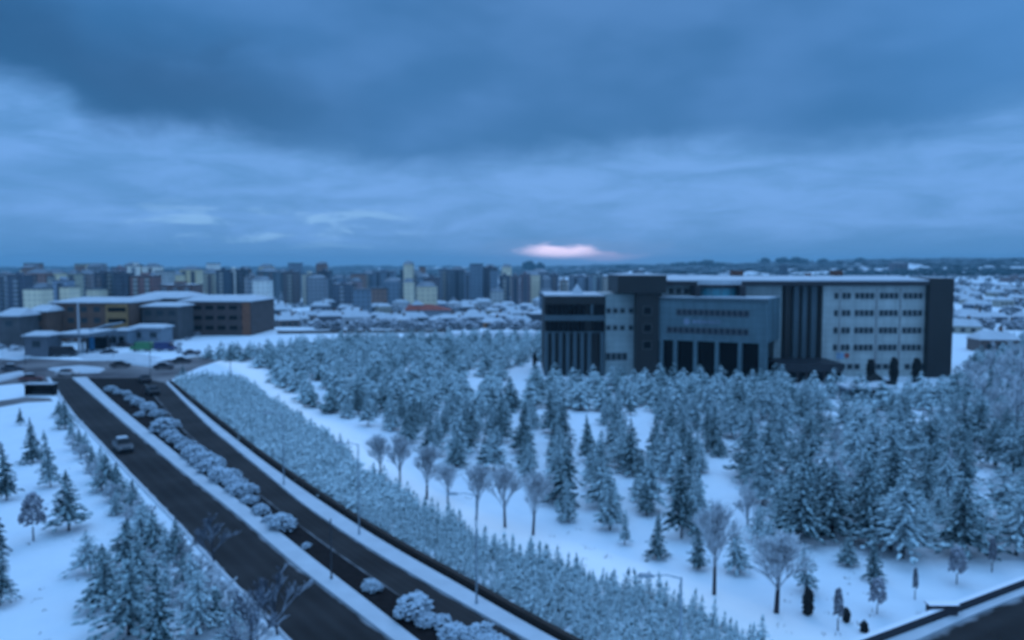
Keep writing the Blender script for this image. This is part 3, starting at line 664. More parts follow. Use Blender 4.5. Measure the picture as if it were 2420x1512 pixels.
# ------------------------------------------------------------------ street lamps and masts
pole_m = mat('galvanised_steel', (.30, .38, .44), .5, .1, 2, metal=.3)
dpole_m = mat('dark_steel', (.05, .055, .065), .5, .1, 2)
def lamp(p, h, arm, lab, m=pole_m, cat='street lamp', r=.06, group=None):
    o = empty('street_lamp', p, 0, lab, cat, group)
    MB().tube((0, 0, 0), (0, 0, h), r * 1.2, r * .8, 10).build('pole', m, o)
    MB().tube((0, 0, 0), (0, 0, .35), r * 1.9, r * 1.7, 10).build('base', m, o)
    if arm:
        MB().tube((0, 0, h - .06), (arm * .55, 0, h + .12), r * .7, r * .5, 8).tube((arm * .55, 0, h + .12), (arm, 0, h + .1), r * .5, r * .5, 8).build('arm', m, o)
        x0, x1 = sorted((arm, arm + math.copysign(.8, arm)))
        hd = MB(); hd.add([(x0, -.17, h + .02), (x1, -.14, h + .04), (x1, .14, h + .04), (x0, .17, h + .02), (x0 + .1, -.1, h + .2), (x1 - .15, -.1, h + .17), (x1 - .15, .1, h + .17), (x0 + .1, .1, h + .2)],
            [(0, 3, 2, 1), (4, 5, 6, 7), (0, 1, 5, 4), (1, 2, 6, 5), (2, 3, 7, 6), (3, 0, 4, 7)]); hd.build('lamp_head', m, o)
    return o
gl = 'street lamps along the pavement above the brown wall'
lamp(Vector((8.2, 38, 0)), 7.9, -1.3, 'nearest street lamp with its arm over the bank at lower right', group=gl)
lamp(Vector((-2.4, 53, 0)), 7.6, -1.2, 'second nearest street lamp, rising through the bank before the bare trees', group=gl)
lamp(Vector((-13.0, 67, 0)), 7.9, -1.2, 'street lamp in front of the bright snowy path', group=gl)
lamp(Vector((-23.8, 82.5, 0)), 7.6, -1.2, 'fourth street lamp from the front, against pale shrubs', group=gl)
lamp(G(783, 1372), 4.6, 0, 'thin dark post on the snowy median near the bottom', dpole_m, 'post', r=.06)
lamp(G(188, 838), 13.2, 0, 'tall pale mast in front of the brown school like building', mat('pale_steel', (.5, .52, .55), .5), 'mast', r=.28)
lamp(G(356, 905), 8.5, 1.2, 'thin street lamp at the far end of the right carriageway', dpole_m)
lamp(G(545, 905), 7.5, -1.2, 'thin street lamp above the pale shrubs at the path bend', dpole_m)

# ------------------------------------------------------------------ buildings
FR = mat('window_frame', (.16, .19, .2), .6)
g_dark = glass('dark_glass', (.006, .007, .009))
g_win = glass('window_glass', (.045, .06, .07), .2)
def win(parent, x, y, z, w, h, m=None, frame=True, me=[{}], rz=0.):
    """window centred at x on a wall whose face is at y, facing -y"""
    key = (round(w, 3), round(h, 3), (m or g_win).name, frame)
    c = me[0]
    if key not in c:
        p = MB().box(-w / 2, w / 2, -.03, .05, -h / 2, h / 2).mesh('window', m or g_win)
        f = MB(); t_ = .07
        f.box(-w / 2 - t_, w / 2 + t_, -.08, .02, h / 2 + .003, h / 2 + t_); f.box(-w / 2 - t_, w / 2 + t_, -.11, .02, -h / 2 - t_, -h / 2 - .003)
        f.box(-w / 2 - t_, -w / 2 - .003, -.08, .02, -h / 2, h / 2); f.box(w / 2 + .003, w / 2 + t_, -.08, .02, -h / 2, h / 2)
        c[key] = (p, f.mesh('frame', FR))
    o = put('window', c[key][0], parent, (x, y, z), rz)
    if frame: put('frame', c[key][1], o)
    return o
Y0 = 165.0
def panel(name, col):
    """flat cladding panels: dark joints, slight difference from panel to panel, rain streaks"""
    m = mat(name, col, .6, .05, .15); t = m.node_tree; q = t.nodes; b = q['Principled BSDF']
    src = b.inputs['Base Color'].links[0].from_socket
    c = q.new('ShaderNodeTexCoord'); mp = q.new('ShaderNodeMapping'); mp.inputs['Rotation'].default_value = (math.pi / 2, 0, 0); t.links.new(c.outputs['Object'], mp.inputs[0])
    k = q.new('ShaderNodeTexBrick'); k.offset = 0; k.inputs['Scale'].default_value = 1; k.inputs['Brick Width'].default_value = 2.4; k.inputs['Row Height'].default_value = 1.2; k.inputs['Mortar Size'].default_value = .03
    k.inputs['Color1'].default_value = (1, 1, 1, 1); k.inputs['Color2'].default_value = (.86, .87, .88, 1); k.inputs['Mortar'].default_value = (.55, .55, .55, 1); t.links.new(mp.outputs[0], k.inputs[0])
    n = q.new('ShaderNodeTexNoise'); n.inputs['Scale'].default_value = 1; n.inputs['Detail'].default_value = 6; m2 = q.new('ShaderNodeMapping'); m2.inputs['Scale'].default_value = (.9, .9, .09); t.links.new(c.outputs['Object'], m2.inputs[0]); t.links.new(m2.outputs[0], n.inputs[0])
    r = q.new('ShaderNodeMapRange'); r.inputs[1].default_value = .35; r.inputs[2].default_value = .7; r.inputs[3].default_value = 1.05; r.inputs[4].default_value = .82; t.links.new(n.outputs[0], r.inputs[0])
    a = q.new('ShaderNodeMix'); a.data_type = 'RGBA'; a.blend_type = 'MULTIPLY'; a.inputs[0].default_value = 1; t.links.new(src, a.inputs[6]); t.links.new(k.outputs[0], a.inputs[7])
    d_ = q.new('ShaderNodeMix'); d_.data_type = 'RGBA'; d_.blend_type = 'MULTIPLY'; d_.inputs[0].default_value = 1; t.links.new(a.outputs[2], d_.inputs[6]); t.links.new(r.outputs[0], d_.inputs[7])
    t.links.new(d_.outputs[2], b.inputs['Base Color']); return m
ob = empty('office_building', (50, Y0, 0), 0, 'large grey and white office building with dark end tower and columned entrance', 'building')
OX, OY = 50, Y0
def bx(name, u0, u1, yf, yb, vt, vb, m, dz=0., parent=ob, zb=None):
    a = at(u0, vt, yf); b_ = at(u1, vb if vb is not None else 900, yf)
    z0 = zb if zb is not None else (b_.z if vb is not None else 0)
    return MB().box(a.x - OX, b_.x - OX, yf - OY, yb - OY, z0, a.z + dz).build(name, m, parent)
white = panel('white_cladding', (.46, .53, .52))
white2 = panel('grey_white_cladding', (.33, .42, .43))
slate = panel('slate_cladding', (.016, .0175, .018))
slate2 = mat('blue_grey_cladding', (.06, .10, .12), .6, .08, .2)
mid = panel('grey_cladding', (.11, .19, .22))
trimd = mat('dark_trim', (.016, .018, .025), .5)
brownp = mat('brown_panel', (.045, .036, .036), .6)
tealg = mat('teal_glass', (.06, .30, .38), .3, .1, .5)
def X_(u, y): return at(u, 800, y).x - OX
def Z_(v, y): return at(1200, v, y).z
# right wing
rw = bx('wall', 1945.5, 2197, Y0, Y0 + 18, 672, None, white)
cw = bx('wall', 1562, 1842.6, Y0 + .3, Y0 + 18, 672, None, white2)
dp = bx('dark_bay', 1842.8, 1945.3, Y0 + 1, Y0 + 18, 672, None, slate)
for i, u in enumerate((1856, 1876, 1897, 1918, 1938)):
    bx('fin', u, u + 8 if i % 2 else u + 6, Y0 + .35, Y0 + .99, 676, 862, slate2 if i in (1, 2, 3) else slate)
et = bx('end_tower', 2197.2, 2246, Y0 - 1.6, Y0 + 19, 657.5, None, slate)
# eaves and snowy roof
e = bx('eave', 1574.8, 2197, Y0 - 1.4, Y0 + 19, 664.8, 675.4, trimd)
a = at(1574.8, 664.8, Y0 - 1.4); b_ = at(2197, 664.8, Y0 - 1.4); zt = a.z
x0, x1 = a.x - OX, b_.x - OX
MB().add([(x0, -1.35, zt + .004), (x1, -1.35, zt + .004), (x1, 18.9, zt + .004), (x0, 18.9, zt + .004), (x0, 12, zt + 1.0), (x1, 12, zt + 1.0), (x0, -1.35, zt + .3), (x1, -1.35, zt + .3)],
    [(0, 3, 2, 1), (6, 7, 5, 4), (0, 1, 7, 6), (4, 5, 2, 3), (0, 6, 4, 3), (1, 2, 5, 7)]).build('roof', roof_snow, ob)
for (u, w, y) in ((1737, 26, 177), (1971, 22, 177), (1905, 10, 177)):
    zz = zt + .9; xx = X_(u, y); hw = w / 2 / 1899 * y
    MB().box(xx - hw, xx + hw, y - OY - 1, y - OY + 1, zz, zz + (1.25 if w > 12 else .6)).build('roof_box', mat('rust_brown', (.13, .065, .05), .8), ob)
# right wing windows: four rows, grouped as in the photo, then the ground row
groups = [(1967, 1979, 1), (1985.6, 2008, 2), (2016, 2063, 4), (2074, 2119.5, 4), (2129, 2177, 4), (2181, 2189, 1)]
for v in (699, 739.6, 780.5, 821):
    z = Z_(v, Y0)
    for u0, u1, n in groups:
        xa, xb = X_(u0, Y0), X_(u1, Y0); st_ = (xb - xa) / n
        for i in range(n): win(ob, xa + st_ * (i + .5), 0, z, round(st_ * .72, 2), 1.15)
for k in range(12):
    if k not in (3, 8): win(ob, X_(1992 + k * 17, Y0), 0, Z_(866, Y0), 1.0, 1.0)
for u in (1982, 2068, 2124):
    MB().tube((X_(u, Y0), -.12, 1), (X_(u, Y0), -.12, 18.2), .07, .07, 6).build('downpipe', mat('pinkish_pipe', (.3, .25, .27), .6), ob)
lg = MB().tube((X_(2001.5, Y0), -.02, Z_(840, Y0)), (X_(2001.5, Y0), -.12, Z_(840, Y0)), .5, .5, 20).build('logo_disc', mat('red_logo', (.45, .08, .06), .5), ob)
MB().box(X_(1977, Y0), X_(1994, Y0), -.1, -.02, Z_(848, Y0), Z_(833, Y0)).build('logo_board', mat('blue_logo', (.25, .45, .65), .5), ob)
# block on the far left: two glazed storeys over piers
zt_ = Z_(700, Y0)
bx('wall', 1287, 1428, Y0 + 1.2, Y0 + 20, 700, None, slate)
bx('parapet', 1286.5, 1428.5, Y0, Y0 + 1.19, 700, 719, slate)
bx('spandrel', 1286.5, 1428.5, Y0 - .1, Y0 + 1.19, 745, 758, slate2)
for v0, v1 in ((719.5, 744.5), (758.5, 784)):
    for i in range(8):
        u0 = 1291 + i * 13.2 if i < 7 else 1402 + 0; 
        u1 = u0 + 11.6
        if i == 7: u1 = 1426
        bx('glazing', u0, u1, Y0 + .6, Y0 + 1.19, v0, v1, g_dark)
bx('mullion_pier', 1396, 1401, Y0 - .05, Y0 + 1.19, 719.5, 744.6, slate2)
for i, u in enumerate((1286.5, 1303, 1320, 1337, 1354, 1371, 1388, 1419)):
    bx('pier', u, u + 8, Y0 - .05, Y0 + 1.19, 784.4, None, slate2, zb=0.)
bx('band', 1286.5, 1428.5, Y0 - .15, Y0 + 1.19, 784, 786.5, slate2)
a = at(1287, 700, Y0); MB().box(a.x - OX, X_(1428, Y0), .1, 19.8, a.z + .003, a.z + .3).build('snow_roof', roof_snow, ob)
px = X_(1363, 172); MB().add([(px - 1.3, 6, a.z + .28), (px + 1.3, 6, a.z + .28), (px + 1.3, 8.6, a.z + .28), (px - 1.3, 8.6, a.z + .28), (px, 7.3, a.z + 2.5)], [(0, 3, 2, 1), (0, 1, 4), (1, 2, 4), (2, 3, 4), (3, 0, 4)]).build('skylight', roof_snow, ob)
# pale link block with two rows of small windows
bx('wall', 1430.5, 1503.4, Y0 + .6, Y0 + 18, 695, None, white2)
for v in (734.5, 775):
    for u in (1437, 1453, 1470, 1490): win(ob, X_(u, Y0 + .6), .6, Z_(v, Y0), .85, .9)
for u in (1437, 1450, 1463, 1476): win(ob, X_(u, Y0 + .6), .6, Z_(843, Y0), .9, 1.4)
# dark stair tower with overhanging head
bx('stair_tower', 1503.7, 1554.6, Y0 - 2.5, Y0 + 14, 692.9, None, slate)
bx('tower_head', 1460, 1574.5, Y0 - 3.4, Y0 + 14, 651, 692.7, mat('tower_head_cladding', (.014, .016, .017), .6, .1, .2))
a = at(1460, 651, Y0 - 3.4); MB().box(a.x - OX + .1, X_(1574.5, Y0 - 3.4) - .1, -3.3, 13.9, a.z + .003, a.z + .2).build('snow_roof', roof_snow, ob)
for v in (734, 775, 815):
    win(ob, X_(1529, Y0 - 2.5), -2.5, Z_(v, Y0 - 2.5), 1.6, 1.5, g_dark)
# glazed lantern under a bowed eave
cx = X_(1702, 162); n = 14; R1, R2 = 4.4, 5.2; yc = .3
def arc(R, squash=.75): return [(cx + R * math.cos(math.pi + math.pi * i / n), yc + R * squash * math.sin(math.pi + math.pi * i / n)) for i in range(n + 1)]
MB().prism(arc(R2), Z_(681, 162), Z_(673, 162)).build('bowed_eave', trimd, ob)
MB().prism(arc(R2 - .15), Z_(673, 162) + .003, Z_(662, 162)).build('bowed_roof_snow', roof_snow, ob)
MB().prism(arc(R1), Z_(709, 162), Z_(681, 162) - .003).build('lantern_glazing', tealg, ob)
for i in range(1, n, 2):
    p = arc(R1 + .06)[i]; MB().tube((p[0], p[1], Z_(709, 162)), (p[0], p[1], Z_(681, 162) - .01), .07, .07, 6).build('lantern_mullion', FR, ob)
for u0, u1 in ((1644, 1655), (1749, 1762)): bx('lantern_bracket', u0, u1, 160.2, 165.2, 676, 712, trimd)
for u in (1585, 1602, 1620, 1634): win(ob, X_(u, Y0), .3, Z_(688, Y0), 1.0, 1.1)
# portico turned toward the left, on square columns
PL = Vector((X_(1555, 163), -2.0, 0)); PR = Vector((X_(1812, 154), -11.0, 0)); ax = (PR - PL); LEN = ax.length; ang = math.atan2(ax.y, ax.x)
po = empty('entrance_portico', PL, ang); po.parent = ob; del_ = None
zs, ztp = 7.85, 16.45
# quad plan: front line, and a back that meets the main wall
def loc(p): d_ = Vector((p[0] - PL.x, p[1] - PL.y, 0)); return (d_.x * math.cos(-ang) - d_.y * math.sin(-ang), d_.x * math.sin(-ang) + d_.y * math.cos(-ang))
bk = [loc((PL.x, .28)), loc((X_(1842, 165), .28))]
MB().prism([(0, 0), (LEN, 0), bk[1], bk[0]], zs, ztp).build('upper_storeys', mid, po)
MB().prism([(.1, .1), (LEN - .1, .1), (bk[1][0] - .1, bk[1][1] - .1), (bk[0][0] + .1, bk[0][1] - .1)], ztp + .003, ztp + .25).build('snow_roof', roof_snow, po)
MB().box(-.05, LEN + .05, -.25, -.003, ztp - .5, ztp).build('cornice', slate2, po)
for i, f in enumerate((.01, .145, .335, .535, .745, .93)):
    w_ = .75 if i < 5 else 1.6; x_ = f * LEN
    MB().box(x_, x_ + w_, .02, .95, 0, zs - .003).build('column', mid, po)
MB().prism([(.25, 1.3), (LEN - 1.2, 3.2), (bk[1][0] - 1, bk[1][1] - .35), (bk[0][0] + .3, bk[0][1] - .35)], 0, zs - .004).build('dark_lobby', g_dark, po)
for z, f0, f1, n_ in ((13.55, .17, .84, 13), (9.95, .08, .84, 14)):
    for i in range(n_): win(po, LEN * (f0 + (f1 - f0) * (i + .5) / n_), 0, z, .95, 1.15, glass('portico_window_glass', (.045, .055, .07), .3))
sg = MB(); sg.tube((LEN * .27, -.02, 11.7), (LEN * .27, -.14, 11.7), .62, .62, 16).build('sign_emblem', mat('sign_metal', (.26, .33, .44), .5), po)
rnd = random.Random(3); xx = LEN * .33
lt_ = MB()
while xx < LEN * .58:
    w_ = rnd.choice((.35, .45, .5, .3)); hh = .75
    lt_.box(xx, xx + .12, -.12, -.01, 11.35, 11.35 + hh); lt_.box(xx + w_ - .1, xx + w_, -.12, -.01, 11.35, 11.35 + hh)
    if rnd.random() < .7: lt_.box(xx + .122, xx + w_ - .102, -.12, -.01, 11.35 + rnd.choice((0, .3, .62)), 11.35 + rnd.choice((.63, .72)) + .02)
    xx += w_ + .18
lt_.build('sign_lettering', MATS['sign_metal'], po)
# entrance pavilion and dark canopy
pv = empty('entrance_pavilion', (X_(1836, 156), -9.5, 0)); pv.parent = ob
wv = X_(1990, 156) - X_(1836, 156)
MB().box(.2, wv - .2, .3, 8.5, 0, 2.3).build('wall', brownp, pv)
MB().box(-.1, wv, -.4, 9.2, 2.304, 3.9).build('canopy', trimd, pv)
for i in range(7): MB().box(.8 + i * 1.75, 2.1 + i * 1.75, .2, .297, .3, 2.1).build('glass_panel', g_dark, pv)
# gatehouse in front of the wing
gh = empty('gatehouse', G(2055, 949), 0, 'low gatehouse with snowy roof and brown doors before the white wing', 'kiosk')
MB().box(-3.6, 3.6, 0, 4, 0, 2.2).build('wall', mat('kiosk_grey', (.2, .23, .27), .7), gh)
MB().box(-4.1, 4.1, -.5, 4.5, 2.204, 2.55).build('roof', roof_snow, gh)
for x_ in (-.7, 1.0): MB().box(x_, x_ + 1.2, -.06, -.003, 0, 2.0).build('door', brownp, gh)
win(gh, -2.4, 0, 1.3, 1.4, .9)
dm = empty('dark_tent', G(2068, 909), 0, 'dark pointed tent with low side walls before the white wing', 'tent')
MB().add([(-1.6, -1.2, .9), (1.6, -1.2, .9), (1.6, 1.2, .9), (-1.6, 1.2, .9), (0, 0, 2.3)], [(0, 3, 2, 1), (0, 1, 4), (1, 2, 4), (2, 3, 4), (3, 0, 4)]).build('canvas', black_m, dm)
for x_ in (-1.5, 1.5):
    for y_ in (-1.1, 1.1): MB().tube((x_, y_, 0), (x_, y_, .95), .05, .05, 6).build('leg', dpole_m, dm)
MB().box(-4, -1.7, -.2, .2, 0, .8).box(1.7, 4, -.2, .2, 0, .8).build('side_wall', black_m, dm)

# far left institutional blocks
def block(name, u0, u1, yf, dep, v, label, m, rows_=3, step=3.4, zb=-.05, winm=None, roof_rise=1.0, cat='building', wh=1.6, ww=2.0, z1=None, ridge=.6):
    a = at(u0, v, yf); b_ = at(u1, v, yf); w_ = b_.x - a.x; h_ = a.z - zb
    o = empty(name, (a.x, yf, zb), 0, label, cat)
    MB().box(0, w_, 0, dep, 0, h_).build('wall', m, o)
    MB().add([(-.5, -.6, h_ + .004), (w_ + .5, -.6, h_ + .004), (w_ + .5, dep + .5, h_ + .004), (-.5, dep + .5, h_ + .004), (-.5, -.6, h_ + .35), (w_ + .5, -.6, h_ + .35), (w_ - w_ * .12, dep * ridge, h_ + .35 + roof_rise), (w_ * .12, dep * ridge, h_ + .35 + roof_rise), (w_ + .5, dep + .5, h_ + .3), (-.5, dep + .5, h_ + .3)],
        [(0, 3, 2, 1), (0, 1, 5, 4), (4, 5, 6, 7), (1, 2, 8, 5), (5, 8, 6), (3, 0, 4, 9), (4, 7, 9), (7, 6, 8, 9), (2, 3, 9, 8)]).build('roof', roof_snow, o)
    n = int(w_ / step)
    for r_ in range(rows_):
        for i in range(n):
            win(o, (i + .5) * w_ / n, 0, h_ - 1.9 - r_ * 3.3, ww, wh, winm or g_win, frame=False)
    return o, w_, h_
brick_b = mat('brown_brick', (.16, .088, .062), .85, .15, .4)
brick_g = mat('grey_brick', (.085, .085, .09), .85, .15, .4)
ochre = mat('ochre_panel', (.34, .20, .08), .8, .1, .4)
o, w_, h_ = block('school_building', 120, 305, 240, 22, 716, 'long brown low building with snowy roof and ochre end, behind the mast', brick_b, 3)
MB().box(w_ * .70, w_ * .985, -.25, -.06, .2, h_ - .3).build('ochre_panel', ochre, o)
for i in range(3): MB().box(w_ * .73, w_ * .96, -.31, -.254, h_ - 2.6 - i * 3.3, h_ - 1.3 - i * 3.3).build('window_band', g_dark, o)
o, w_, h_ = block('school_building', 306, 419, 262, 26, 706, 'taller dark middle block with broad snowy roof between the brown ones', brick_g, 2, roof_rise=1.6)
o, w_, h_ = block('school_annex', 335, 420, 246, 12, 725, 'lower flat roofed annex in front of the dark middle block', brick_g, 2, roof_rise=.8)
o, w_, h_ = block('school_building', 424, 592, 262, 26, 713, 'long dark brown low building right of the others with a rust corner strip', mat('dark_brick', (.085, .062, .058), .85, .12, .4), 3, winm=g_dark, wh=1.3, ww=2.6, roof_rise=1.4)
MB().box(w_ * .88, w_ * .99, -.25, -.003, .1, h_ - .2).build('rust_strip', mat('rust_strip', (.22, .09, .05), .8), o)
block('low_house', -6, 46, 222, 9, 748, 'low house with sloping snowy roof at the left frame edge', brick_g, 1, roof_rise=1.8)
block('low_house', 66, 112, 232, 9, 737, 'low brown house with snowy roof left of the long brown building', brick_b, 2, roof_rise=1.5)
# petrol station
pc = at(118, 789, 205); cw_ = at(204, 789, 205).x - pc.x
o = empty('forecourt_canopy', (pc.x, 205, 0), 0, 'flat snow covered forecourt canopy left of the blue pylon', 'canopy')
MB().box(0, cw_, 0, 16, 4.4, 5.2).build('roof', mat('canopy_grey', (.12, .15, .18), .6), o); MB().box(.1, cw_ - .1, .1, 15.9, 5.204, 5.45).build('snow_cover', roof_snow, o)
for x_ in (1, cw_ - 1.4):
    for y_ in (2, 13): MB().box(x_, x_ + .4, y_, y_ + .4, 0, 4.397).build('column', dpole_m, o)
MB().box(1.6, cw_ - 1.6, 14, 15.5, 0, 3.2).build('kiosk', g_dark, o)
o = empty('blue_pylon', G(217.5, 829), 0, 'tall blue sign pylon beside the forecourt canopy', 'sign')
MB().box(-.55, .55, -.2, .2, .3, 5.6).build('panel', mat('pylon_blue', (.03, .28, .55), .5), o); MB().box(-.35, .35, -.15, .15, 0, .297).build('base', dpole_m, o); MB().box(-.6, .6, -.26, .26, 5.604, 5.75).build('snow_cap', roof_snow, o)
a = at(219, 776, 226)
o = empty('station_shop', (a.x, 226, 0), 0, 'grey station shop with a raised snowy roof edge right of the blue pylon', 'building')
w_ = at(300, 776, 226).x - a.x
MB().box(0, w_, 0, 9, 0, 4.4).build('wall', mat('shop_grey', (.17, .22, .27), .7), o)
MB().add([(-.4, -1, 4.6), (4.2, -1, 6.1), (4.2, 9, 6.1), (-.4, 9, 4.6), (-.4, -1, 4.9), (4.2, -1, 6.4), (4.2, 9, 6.4), (-.4, 9, 4.9)], [(0, 3, 2, 1), (4, 5, 6, 7), (0, 1, 5, 4), (1, 2, 6, 5), (2, 3, 7, 6), (3, 0, 4, 7)]).build('raised_roof', roof_snow, o)
MB().box(4.3, w_ + .3, -.6, 9, 4.404, 4.75).build('roof', roof_snow, o)
for i in range(4): win(o, 1.4 + i * 2.2, 0, 1.9, 1.5, 1.9, g_dark)
block('storage_shed', 306, 380, 232, 8, 776, 'pale grey shed with snowy roof behind the green van', mat('shed_grey', (.2, .25, .3), .7), 1, roof_rise=.7)
block('roadside_house', 58, 112, 200, 6, 795, 'low roadside building with two snowy roof patches at far left', mat('house_grey', (.13, .15, .18), .7), 1, roof_rise=.8)
o = empty('bus_shelter', G(92, 935), 0, 'black open bus shelter with snow on its roof beside the junction', 'shelter')
MB().box(-2.5, 2.5, 1.3, 1.4, 0, 1.9).box(-2.5, -2.4, 0, 1.297, 0, 1.9).box(2.4, 2.5, 0, 1.297, 0, 1.9).build('wall', g_dark, o)
MB().box(-2.7, 2.7, -.2, 1.6, 1.904, 2.0).build('roof', dpole_m, o); MB().box(-2.6, 2.6, -.1, 1.5, 2.004, 2.18).build('snow_cap', roof_snow, o)
MB().box(-1.8, 1.8, .85, 1.25, .4, .48).build('bench', dpole_m, o)

# ------------------------------------------------------------------ vehicles
tyre = mat('tyre', (.02, .02, .02), .8); rimm = mat('rim', (.3, .3, .32), .4, metal=.6)
hl_m = mat('headlight', (.5, .5, .5), .2); carg = glass('car_glass', (.015, .018, .022), .1)
def prof(pts, w, inset=0.):
    mb = MB(); n = len(pts)
    L_ = [(x, -w / 2 + (inset if z > .95 else 0), z) for x, z in pts]; R_ = [(x, w / 2 - (inset if z > .95 else 0), z) for x, z in pts]
    return mb.add(L_ + R_, [tuple(range(n)), tuple(range(2 * n - 1, n - 1, -1))] + [(i, i + n, (i + 1) % n + n, (i + 1) % n) for i in range(n)])
def car(p, rz, colr, label, snowy_roof=True, van=False, group='cars about the junction', z=0.02, sc=1.):
    o = empty('van' if van else 'car', (p.x, p.y, z), rz, label, 'van' if van else 'car', None if van else group); o.scale = (sc,) * 3
    m = mat('paint_%02x%02x%02x' % tuple(int(c * 255) for c in colr), colr, .35, .05, 1)
    if van:
        body = [(-2.4, .35), (-2.4, 2.0), (-2.25, 2.1), (1.2, 2.1), (1.45, 1.95), (1.95, 1.2), (2.45, 1.05), (2.5, .4)]
        gz = [(1.22, 1.2), (1.30, 1.9), (1.48, 1.88), (1.9, 1.22)]; ws = 1.9
    else:
        body = [(-2.1, .35), (-2.15, .75), (-2.0, .95), (-1.35, 1.0), (1.0, .95), (1.95, .8), (2.12, .6), (2.1, .32)]
        ws = 1.75
    prof(body, ws, .04).build('body', m, o)
    if van:
        prof(gz, ws + .02).build('window', carg, o); MB().box(1.5, 1.86, -.8, .8, 1.3, 1.31).add([(1.5, -.8, 1.93), (1.5, .8, 1.93), (1.97, .85, 1.23), (1.97, -.85, 1.23)], [(0, 1, 2, 3)]).build('windscreen', carg, o)
        if snowy_roof: MB().box(-2.2, 1.15, -.85, .85, 2.104, 2.2).build('snow_cover', roof_snow, o)
    else:
        cab = [(-1.55, .97), (-1.0, 1.42), (.25, 1.44), (.95, .96)]
        mb = MB(); n = 4; L_ = [(x, -(.80 if z_ < 1.1 else .62), z_) for x, z_ in cab]; R_ = [(x, -y_, z_) for x, y_, z_ in L_]
        mb.add(L_ + R_, [tuple(range(n)), tuple(range(2 * n - 1, n - 1, -1))] + [(i, i + n, (i + 1) % n + n, (i + 1) % n) for i in range(n)]).build('window', carg, o)
        MB().box(-1.05, .3, -.63, .63, 1.444, 1.49).build('roof', m, o)
        if snowy_roof: MB().box(-1.02, .26, -.58, .58, 1.494, 1.62).build('snow_cover', roof_snow, o)
    for sx_ in (-1.3, 1.35):
        for sy in (-1, 1):
            y_ = sy * (ws / 2 - .1)
            w = MB().tube((sx_, y_ - .1, .32), (sx_, y_ + .1, .32), .32, .32, 14).build('tyre', tyre, o)
            MB().tube((sx_, y_ + sy * .101, .32), (sx_, y_ + sy * .115, .32), .18, .18, 10).build('rim', rimm, w)
    for sy in (-1, 1): MB().box(2.08 if not van else 2.46, 2.14 if not van else 2.52, sy * .65 - .15, sy * .65 + .15, .58, .74).build('headlight', hl_m, o)
    return o
rdir = math.atan2((G(290, 1100) - G(420, 1235)).y, (G(290, 1100) - G(420, 1235)).x)
car(G(291, 1064), rdir + math.pi, (.05, .06, .07), 'pale snow topped car driving on the left carriageway', group='cars on the roads')
car(G(75, 901), .3, (.14, .04, .035), 'dark red car turning at the far left junction')
car(G(387, 872), .2, (.03, .03, .04), 'black car at the mouth of the right carriageway', snowy_roof=False)
car(G(430, 858), .5, (.035, .035, .04), 'black car farther along the snowy turning', snowy_roof=False)
car(G(342, 903), rdir, (.03, .025, .03), 'dark car entering the right carriageway, left one of the pair', snowy_roof=False)
car(G(360, 932), rdir, (.02, .02, .025), 'black car nearest the camera on the right carriageway', snowy_roof=False)
car(G(160, 888), .1, (.6, .6, .62), 'white snow covered car at the junction edge')
car(G(285, 868), .3, (.04, .03, .03), 'small dark brown car beyond the median tip', snowy_roof=False)
car(G(293, 820), .0, (.03, .02, .02), 'dark car parked by the station left of the green van', snowy_roof=False)
car(G(336, 829.5), math.pi, (.05, .22, .09), 'green van parked before the pale grey shed', van=True, snowy_roof=False, sc=1.15)
car(G(391, 829), 0, (.02, .04, .14), 'navy van parked right of the green van', van=True, snowy_roof=False, sc=1.1)
car(G(152, 842), .2, (.015, .015, .02), 'black van under the near side of the forecourt canopy', van=True, snowy_roof=False, sc=1.2)
car(G(258, 838), 1.2, (.06, .07, .09), 'dark car parked with its nose to the snow bank below the station shop')
car(G(30, 876), .2, (.05, .06, .08), 'dark snow topped car at the left frame edge of the junction')
car(G(452, 840), .4, (.10, .10, .12), 'grey snow topped car half hidden by shrubs right of the navy van')
lamp(G(60, 862), 8, 1.2, 'thin street lamp at the left end of the junction', dpole_m)
lamp(G(268, 846), 7.5, -1.2, 'thin street lamp standing on the long snow bank of the junction', dpole_m)
for k, (u, v, sc) in enumerate([(2392, 905, 3.2), (2340, 930, 3.4), (2300, 950, 2.6), (2412, 960, 3.6), (2365, 985, 3.0), (2285, 905, 2.0), (2322, 1010, 2.8), (2400, 1040, 3.0), (2440, 920, 3.6)]):
    tree('frosted_tree', BSH[k % 2], G(u, v), sc, 'tall frosted leafless tree beyond the end tower, %s of its group in the list from the back' % ordw(k + 1) if False else 'tall frosted leafless tree right of the dark end tower, %s counted from the back' % ordw(sorted([905, 930, 950, 960.5, 985, 905.5, 1010, 1040, 920]).index({0: 905, 1: 930, 2: 950, 3: 960.5, 4: 985, 5: 905.5, 6: 1010, 7: 1040, 8: 920}[k]) + 1), 'tree', 'tall frosted trees right of the end tower', wid=.85)
tree('pine_tree', DARKP[0], G(432, 886), .35, 'tiny dark pine at the tip of the shrub bank', 'tree')

